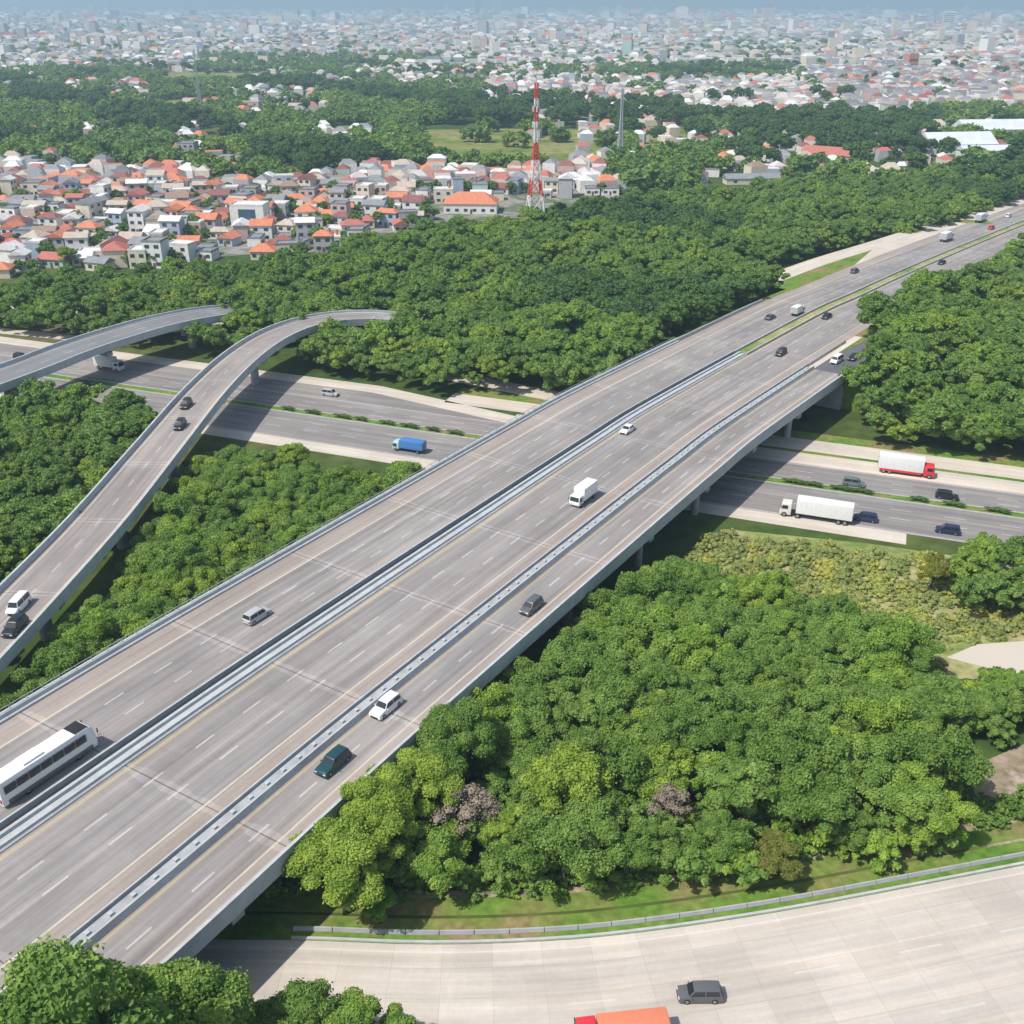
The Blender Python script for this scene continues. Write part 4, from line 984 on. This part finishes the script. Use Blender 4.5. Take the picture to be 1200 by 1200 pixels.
# ------------------------------------------------------------------ masts
def mast(x, y, H, w0, w1, bands, label, name='lattice_mast'):
    t = empty(name, (x, y, 0), R(12)); tag(t, label, 'mast'); n = len(bands)
    zs = [0]; 
    for h_, _ in bands: zs.append(zs[-1] + h_)
    k = H / zs[-1]; zs = [z * k for z in zs]
    def wd(z): return w1 + (w0 - w1) * max(0, 1 - z / (H * .62)) ** 1.15
    for i, (h_, c) in enumerate(bands):
        q = MB(); z = zs[i]; r = .13 + .22 * (1 - z / H)
        ns = max(1, int((zs[i + 1] - z) / max(2.2, wd(z) * .9)))
        for j in range(ns):
            za, zb = z + (zs[i + 1] - z) * j / ns, z + (zs[i + 1] - z) * (j + 1) / ns; A_, B_ = wd(za) / 2, wd(zb) / 2
            c4 = [(-1, -1), (1, -1), (1, 1), (-1, 1)]
            for a_ in range(4):
                p, p2 = c4[a_], c4[(a_ + 1) % 4]
                q.tube((p[0] * A_, p[1] * A_, za), (p[0] * B_, p[1] * B_, zb), r, r, 5)
                q.tube((p[0] * A_, p[1] * A_, za), (p2[0] * B_, p2[1] * B_, zb), r * .65, r * .65, 4)
                q.tube((p2[0] * A_, p2[1] * A_, za), (p[0] * B_, p[1] * B_, zb), r * .65, r * .65, 4)
                q.tube((p[0] * B_, p[1] * B_, zb), (p2[0] * B_, p2[1] * B_, zb), r * .65, r * .65, 4)
        q.build('mast_section', {'r': M['red_paint'], 'w': M['white_paint'], 's': M['steel']}[c], t)
    return t
a, b = ground(627, 272)
m_ = mast(a, b, 60, 8.5, 1.3, [(8, 'r'), (7, 'w'), (6.5, 'r'), (8, 'w'), (7, 'r'), (8, 'w'), (6, 'r'), (3, 'w'), (6, 'r')], 'tall red and white banded lattice mast rising from the trees near the town')
q = MB(); q.tube((0, 0, 60), (0, 0, 64), .12, .05, 6); q.build('antenna', M['steel'], m_)
for z in (44, 50): 
    q = MB()
    for k in range(4): q.box((math.cos(k * 1.57) * 1.3, math.sin(k * 1.57) * 1.3, z), (.5, .5, 2.2))
    q.build('antenna_panels', M['white_paint'], m_)
a, b = ground(726, 188); mast(a, b, 42, 3.6, 1.2, [(10, 's')] * 3, 'thin grey lattice mast right of the red and white one')
a, b = ground(236, 132); mast(a, b, 52, 3.4, 1.2, [(10, 's')] * 3, 'faint thin grey lattice mast in the green belt at the left')
# ------------------------------------------------------------------ vehicles (facing +Y, origin on the road under the middle)
def paint(name, c): return mat(name, c, .35, .06, 2, spec=.5)
PNT = dict(white=paint('white_car_paint', (.78, .78, .76)), silver=paint('silver_car_paint', (.42, .43, .44)), black=paint('black_car_paint', (.022, .023, .026)), grey=paint('grey_car_paint', (.11, .115, .12)),
           teal=paint('dark_teal_car_paint', (.015, .06, .07)), navy=paint('navy_car_paint', (.025, .035, .085)), red=paint('red_truck_paint', (.66, .04, .05)), blue=paint('blue_truck_paint', (.06, .20, .48)),
           pale=paint('pale_blue_truck_paint', (.40, .58, .62)), orange=paint('orange_cargo_paint', (.68, .22, .12)), cream=paint('cream_truck_paint', (.66, .66, .58)), greygreen=paint('grey_green_car_paint', (.13, .17, .17)))
def wheels(t, pts, r=.33, w_=.24):
    for x, y in pts:
        q = MB(); q.tube((x - w_ / 2, y, r), (x + w_ / 2, y, r), r, r, 16); wh = q.build('wheel', M['rubber'], t, bevel=.03)
        s_ = 1 if x > 0 else -1; q = MB(); q.tube((x + s_ * (w_ / 2 - .01), y, r), (x + s_ * (w_ / 2 + .015), y, r), r * .6, r * .55, 12); q.build('rim', M['rim'], wh)
def car(label, color, kind='sedan', group=None, cat=None, name='car'):
    t = empty(name); tag(t, label, cat or {'sedan': 'car', 'mpv': 'car', 'van': 'van', 'suv': 'car'}[kind], group); P = PNT[color]
    L_, W_, Hb, Hr = {'sedan': (4.5, 1.75, .88, 1.42), 'mpv': (4.45, 1.72, .98, 1.68), 'suv': (4.7, 1.85, 1.05, 1.76), 'van': (4.6, 1.75, 1.05, 1.9)}[kind]
    f, r = L_ / 2, -L_ / 2
    bh = {'sedan': .78, 'mpv': .92, 'suv': 1.0, 'van': 1.0}[kind]
    q = MB(); q.prism([(f, .28), (f + .02, .55), (f - .12, bh - .14), (f - 1.15 if kind != 'van' else f - .6, Hb), (r + .25, Hb + .02), (r + .02, Hb - .12), (r, .30), (r + .3, .2), (f - .3, .2)], -W_ / 2, W_ / 2, {2: .08, 3: .06, 4: .06, 5: .08})
    body = q.build('body', P, t, bevel=.07)
    ws = {'sedan': (f - 1.15, f - 1.95, r + 1.15, r + .5), 'mpv': (f - .95, f - 1.6, r + .35, r + .12), 'suv': (f - 1.2, f - 1.85, r + .45, r + .12), 'van': (f - .62, f - 1.15, r + .15, r + .06)}[kind]
    a0, a1, b1, b0 = ws; wi = .16
    prof = [(a0, Hb - .03), (a1, Hr - .02), ((a1 + b1) / 2, Hr + .02), (b1, Hr - .04), (b0, Hb - .03)]
    q = MB(); q.prism(prof, -W_ / 2 + .07, W_ / 2 - .07, {1: wi, 2: wi, 3: wi}); q.build('cabin', P, t, bevel=.05)
    g = M['glass']; hw = W_ / 2 - .07
    def pane(n, pts): 
        q = MB(); q.add(pts + [(p[0] * .97, p[1] * .985, p[2] - .03) for p in pts], [(0, 1, 2, 3), (7, 6, 5, 4), (0, 4, 5, 1), (1, 5, 6, 2), (2, 6, 7, 3), (3, 7, 4, 0)]); q.build(n, g, t)
    def lerp(p, q_, k): return (p[0] + (q_[0] - p[0]) * k, p[1] + (q_[1] - p[1]) * k)
    for n, lo_, hi_, s_ in (('windscreen', (a0, Hb - .03), (a1, Hr - .02), 1), ('rear_window', (b0, Hb - .03), (b1, Hr - .04), -1)):
        p, p2 = lerp(lo_, hi_, .12), lerp(lo_, hi_, .88); e = .035 * s_
        pane(n, [(-hw + .10, p[0] + e, p[1] + .02), (hw - .10, p[0] + e, p[1] + .02), (hw - wi - .04, p2[0] + e, p2[1] + .02), (-hw + wi + .04, p2[0] + e, p2[1] + .02)])
    zl, zh = Hb + .05, Hr - .12; kl, kh = (zl - Hb + .03) / (Hr - Hb), (zh - Hb + .03) / (Hr - Hb)
    for s_ in (-1, 1):
        xl, xh = s_ * (hw - wi * kl + .02), s_ * (hw - wi * kh + .02); mid = (a0 + b0) / 2
        for n, ya, yb, yc, yd in (('side_window', mid + .06, a0 - .18 - (a0 - a1) * kl * .5, a1 - .02, mid + .06), ('side_window', b0 + .22 + (b1 - b0) * kl, mid - .06, mid - .06, b1 + .12)):
            pane(n, [(xl, ya, zl), (xl, yb, zl), (xh, yc, zh), (xh, yd, zh)])
        q = MB(); q.box((s_ * (W_ / 2 - .28), f - .06, .62), (.36, .12, .15)); q.build('headlight', M['lamp'], t, bevel=.02)
        q = MB(); q.box((s_ * (W_ / 2 - .2), r + .03, Hb - .28), (.28, .1, .2)); q.build('tail_light', M['tail'], t, bevel=.02)
        q = MB(); q.box((s_ * (W_ / 2 + .06), a0 - .25, Hb + .05), (.18, .12, .13)); q.build('wing_mirror', P, t, bevel=.02)
    q = MB(); q.box((0, f - .0, .42), (W_ * .6, .08, .2)); q.build('grille', M['black'], t)
    wheels(t, [(s_ * (W_ / 2 - .12), y) for y in (f - .85, r + .85) for s_ in (-1, 1)]); return t
def truck(label, cab_c, box_c, L_, cat='truck', semi=False, box_h=2.5, W_=2.45, skirt=None, chassis='black', name='box_truck', boxmat=None, low=False):
    t = empty(name); tag(t, label, cat); f, r = L_ / 2, -L_ / 2; cl = 2.1 if L_ > 8 else 1.6; ch = 2.75 if L_ > 8 else 2.1; zf = 1.05 if L_ > 8 else .8
    q = MB(); q.prism([(f, .45), (f + .02, zf + .35), (f - .25, ch), (f - cl + .1, ch + .02), (f - cl, ch - .1), (f - cl, .5)], -W_ / 2 + .05, W_ / 2 - .05, {2: .08, 3: .08}); q.build('cab', PNT[cab_c], t, bevel=.06)
    q = MB(); q.add([(-W_ / 2 + .2, f + .035, zf + .42), (W_ / 2 - .2, f + .035, zf + .42), (W_ / 2 - .25, f - .18, ch - .15), (-W_ / 2 + .25, f - .18, ch - .15), (-W_ / 2 + .2, f - .05, zf + .42), (W_ / 2 - .2, f - .05, zf + .42), (W_ / 2 - .25, f - .26, ch - .15), (-W_ / 2 + .25, f - .26, ch - .15)],
                    [(0, 1, 2, 3), (7, 6, 5, 4), (0, 4, 5, 1), (1, 5, 6, 2), (2, 6, 7, 3), (3, 7, 4, 0)]); q.build('windscreen', M['glass'], t)
    for s_ in (-1, 1):
        q = MB(); q.box((s_ * (W_ / 2 - .06), f - cl * .45, ch - .7), (.08, cl * .5, .7)); q.build('side_window', M['glass'], t)
        q = MB(); q.box((s_ * (W_ / 2 - .35), f + .03, .75), (.35, .08, .2)); q.build('headlight', M['lamp'], t)
        q = MB(); q.box((s_ * (W_ / 2 + .1), f - .2, ch - .6), (.12, .1, .5)); q.build('wing_mirror', M['black'], t)
    q = MB(); q.box((0, r / 2 + f / 2 - .3, zf - .18), (W_ * .42, L_ - 1.0, .3)); q.build('chassis', M['black'], t)
    gap = .9 if semi else .12; bl = L_ - cl - gap; by = r + bl / 2
    q = MB(); q.box((0, by, zf + .05 + box_h / 2), (W_, bl, box_h)); bx = q.build('cargo_box', boxmat or PNT[box_c], t, bevel=.05)
    q = MB(); 
    for k in range(int(bl / .9)): 
        for s_ in (-1, 1): q.box((s_ * (W_ / 2 + .01), r + .5 + k * .9, zf + .05 + box_h / 2), (.04, .06, box_h * .92))
    q.build('box_ribs', boxmat or PNT[box_c], bx)
    q = MB(); q.box((0, r - .03, zf + .05 + box_h / 2), (W_ * .9, .05, box_h * .9)); q.build('rear_doors', PNT['silver' if box_c == 'white' else box_c], bx)
    if skirt:
        for s_ in (-1, 1): q = MB(); q.box((s_ * (W_ / 2 - .02), by, zf - .18), (.08, bl * .92, .45)); q.build('side_skirt', PNT[skirt], t)
    rr = .5 if L_ > 8 else .38; ys = [f - .9, r + 1.2] + ([r + 2.4, f - 3.4] if semi else ([r + 2.4] if L_ > 9 else []))
    wheels(t, [(s_ * (W_ / 2 - .18), y) for y in ys for s_ in (-1, 1)], rr, .35); return t
def bus(label):
    t = empty('coach'); tag(t, label, 'bus'); L_, W_, H = 12.6, 2.55, 3.5; f, r = L_ / 2, -L_ / 2
    q = MB(); q.prism([(f, .4), (f + .05, 1.2), (f - .35, H - .25), (f - .9, H), (r + .3, H), (r, H - .3), (r, .4)], -W_ / 2, W_ / 2, {2: .1, 3: .14, 4: .14, 5: .08}); q.build('body', PNT['white'], t, bevel=.12)
    q = MB(); q.prism([(f - .62, H - .16), (f - .72, H + .03), (f - 2.5, H + .03), (f - 2.5, H - .12)], -W_ / 2 + .2, W_ / 2 - .2); q.build('roof_cap', M['black'], t, bevel=.03)
    q = MB(); q.add([(-W_ / 2 + .12, f + .075, 1.25), (W_ / 2 - .12, f + .075, 1.25), (W_ / 2 - .22, f - .3, H - .3), (-W_ / 2 + .22, f - .3, H - .3), (-W_ / 2 + .12, f - .0, 1.25), (W_ / 2 - .12, f - .0, 1.25), (W_ / 2 - .22, f - .4, H - .3), (-W_ / 2 + .22, f - .4, H - .3)],
                    [(0, 1, 2, 3), (7, 6, 5, 4), (0, 4, 5, 1), (1, 5, 6, 2), (2, 6, 7, 3), (3, 7, 4, 0)]); q.build('windscreen', M['glass'], t)
    for s_ in (-1, 1):
        for k in range(7):
            q = MB(); q.box((s_ * (W_ / 2 + .0), r + 1.25 + k * 1.55, 2.35), (.06, 1.46, 1.0)); q.build('side_window', M['glass'], t, bevel=.02)
        q = MB(); q.box((s_ * (W_ / 2 + .005), 0, .72), (.06, L_ - 1.4, .5)); q.build('side_stripe', PNT['grey'], t)
        q = MB(); q.box((s_ * .95, f + .03, .85), (.4, .1, .25)); q.build('headlight', M['lamp'], t)
        q = MB(); q.box((s_ * 1.0, r - .02, 1.1), (.25, .08, .5)); q.build('tail_light', M['tail'], t)
        q = MB(); q.box((s_ * (W_ / 2 + .15), f + .15, 2.5), (.12, .12, .6)); q.build('wing_mirror', M['black'], t)
    q = MB(); q.box((0, -1.5, H + .13), (1.7, 2.6, .26)); q.build('air_conditioner', PNT['white'], t, bevel=.05)
    q = MB(); q.box((0, r - .01, 2.5), (1.8, .06, .8)); q.build('rear_window', M['glass'], t)
    wheels(t, [(s_ * (W_ / 2 - .2), y) for y in (f - 2.6, r + 3.2) for s_ in (-1, 1)], .5, .32); return t
def put(t, path, px, py, z, fwd, lane=None, off=None):
    x, y = ground(px, py, z); s_, o_ = path.near(x, y)
    if lane is not None: o_ = min(lane, key=lambda l: abs(l - o_))
    p = path.pos(s_, o_, .025 if path in (LOWER, SLIP) else .012); t.location = p
    t.rotation_euler = (0, 0, path.yaw(s_) + (0 if fwd else math.pi)); return t
LL = (-11.0, -7.1, -3.2); CL = (5.3, 9.3, 13.3); RL = (22.5, 25.0)
put(bus('long white coach with dark side windows in the left carriageway, bottom left'), MAIN, 62, 906, 9, True, (-4.0,))
put(car('silver grey car alone in the left carriageway, ahead of the white coach', 'silver', 'mpv'), MAIN, 305, 725, 9, True, LL)
put(truck('white box truck in the middle of the overpass, largest vehicle right of the median gap', 'white', 'white', 6.6, box_h=2.3, W_=2.2), MAIN, 690, 590, 9, False, CL)
put(car('small white car beyond the box truck, next to the median gap', 'white', 'sedan'), MAIN, 750, 509, 9, False, (4.6,))
put(car('dark grey car in the right-hand lanes of the overpass, ahead of the white people carrier', 'grey', 'mpv'), MAIN, 619, 713, 9, False, RL)
put(car('white people carrier in the right-hand lanes behind the dark teal car', 'white', 'suv'), MAIN, 460, 833, 9, False, (22.2,))
put(car('dark teal car in the right-hand lanes, nearest car to the big tree', 'teal', 'suv'), MAIN, 399, 904, 9, False, (23.6,))
put(car('dark grey car in the left carriageway beside the white one past the overpass', 'grey'), MAIN, 905, 375, 8.5, True, LL)
put(truck('small white truck by the median strip where its planting begins', 'white', 'white', 5.6, box_h=1.9, W_=2.0, name='light_truck'), MAIN, 932, 368, 8.5, True, (-2.8,))
put(car('dark car right of the median strip, opposite the small white truck', 'black'), MAIN, 975, 374, 8.5, False, CL)
put(car('black car left of the middle of the far overpass, below the pair of cars', 'black', 'mpv'), MAIN, 907, 413, 9, False, CL)
t = car('white van on the exit road beside the right-hand trees', 'white', 'van'); put(t, EXIT, 976, 430, 7.6, False, (-1,))
put(car('dark car half hidden by trees behind the white van on the exit road', 'black'), EXIT, 990, 425, 7.6, False, (1.4,))
put(car('dark car on the far right carriageway of the highway near the trees', 'black'), MAIN, 1097, 308, 6.5, False, CL)
for px, py, z, fw, ln, b_, l in [
        (1046, 272, 6, True, (-9,), ('truck', 'white'), 'white truck on the far highway bend, left side before the pale apron'),
        (1086, 250, 5, True, (-14,), ('truck', 'white'), 'white truck on the pale apron at the far left of the highway'),
        (1120, 262, 5, True, (-4.5,), ('car', 'red'), 'reddish car on the far highway bend'),
        (1150, 250, 4, True, (-9,), ('car', 'white'), 'white car high on the far highway bend'),
        (1168, 236, 4, True, (-13,), ('car', 'silver'), 'silver car near the right frame edge at the far end of the highway'),
        (1160, 262, 4, False, (8,), ('car', 'grey'), 'grey car coming down the far right carriageway near the frame edge'),
        (1068, 318, 7, False, (12,), ('car', 'silver'), 'silver car on the far right carriageway behind the dark one'),
        (1010, 322, 7, True, (-12,), ('car', 'grey'), 'grey car beside the grassy triangle at the highway bend')]:
    v_ = truck(l, b_[1], b_[1], 8.4) if b_[0] == 'truck' else car(l, b_[1], 'mpv'); put(v_, MAIN, px, py, z, fw, ln)
put(car('dark car on the curving ramp, upper of the two side by side', 'black', 'mpv'), RAMP, 218, 477, 9, False)
put(car('dark car on the curving ramp, lower of the two', 'black', 'mpv'), RAMP, 212, 500, 9, False)
put(car('white car on the ramp at the left frame edge', 'white', 'van'), RAMP, 22, 714, 9, False)
put(car('black car on the ramp beside the white one at the left edge', 'black', 'suv'), RAMP, 20, 737, 9, False)
LN = (-3.4, -6.0, -8.9); LS = (3.4, 7.5, 12.5)
put(truck('blue truck with pale blue cab on the lower highway left of the overpass', 'pale', 'blue', 7.4, W_=2.3, box_h=1.8), LOWER, 474, 532, 0, False, LS)
put(truck('long white articulated truck on the lower highway right of the overpass', 'cream', 'white', 13.4, 'truck', True, 2.9, 2.5, name='articulated_truck'), LOWER, 950, 626, 0, False, (15.0,))
put(truck('white box truck with red cab on the frontage side of the lower highway', 'red', 'white', 11.2, box_h=2.9, skirt='red'), LOWER, 1062, 566, 0, True, (-13.2,))
for px, py, fw, ln, c, l in [
        (998, 571, True, LN, 'greygreen', 'grey green car on the lower highway left of the red-cabbed truck'),
        (1015, 605, False, LS, 'navy', 'navy car on the lower highway just right of the articulated truck'),
        (1113, 597, True, LN, 'black', 'black car on the far carriageway right of the red-cabbed truck'),
        (1112, 630, False, LS, 'navy', 'dark blue car on the near carriageway close to the right-hand trees'),
        (400, 457, True, LN + (-13,), 'silver', 'grey car at the far edge of the lower highway between ramp and overpass'),
        (27, 420, True, (-9, -13), 'black', 'dark car on the highway at the left edge, above the far ramp'),
        (95, 452, False, LS, 'navy', 'dark blue car in the shadow under the far ramp')]:
    put(car(l, c, 'mpv'), LOWER, px, py, 0, fw, ln)
put(truck('white truck on the highway under the right side of the far ramp', 'white', 'white', 8.2), LOWER, 152, 424, 0, True, (-10,))
t = put(car('dark grey estate car alone on the pale slip road', 'grey', 'mpv'), SLIP, 825, 1168, 0, False); t.rotation_euler[2] -= R(9)
put(truck('red-cabbed truck with an orange load at the bottom frame edge on the slip road', 'red', 'orange', 9.0, box_h=1.7), SLIP, 722, 1222, 0, False)
# ------------------------------------------------------------------ haze
mb = MB(); mb.box((0, 6500, 98), (17000, 14200, 198)); hz = mb.build('haze', M['concrete']); hz['kind'] = 'stuff'; hz['label'] = 'thin blue daytime haze over the far city'; hz['category'] = 'haze'
hm = bpy.data.materials.new('haze_air'); hm.use_nodes = True; n_ = hm.node_tree.nodes; n_.remove(n_['Principled BSDF'])
pv = n_.new('ShaderNodeVolumePrincipled'); pv.inputs['Color'].default_value = (.62, .86, 1.0, 1); pv.inputs['Density'].default_value = .00021; pv.inputs['Anisotropy'].default_value = .1
hm.node_tree.links.new(pv.outputs[0], n_['Material Output'].inputs['Volume']); hz.data.materials.clear(); hz.data.materials.append(hm)
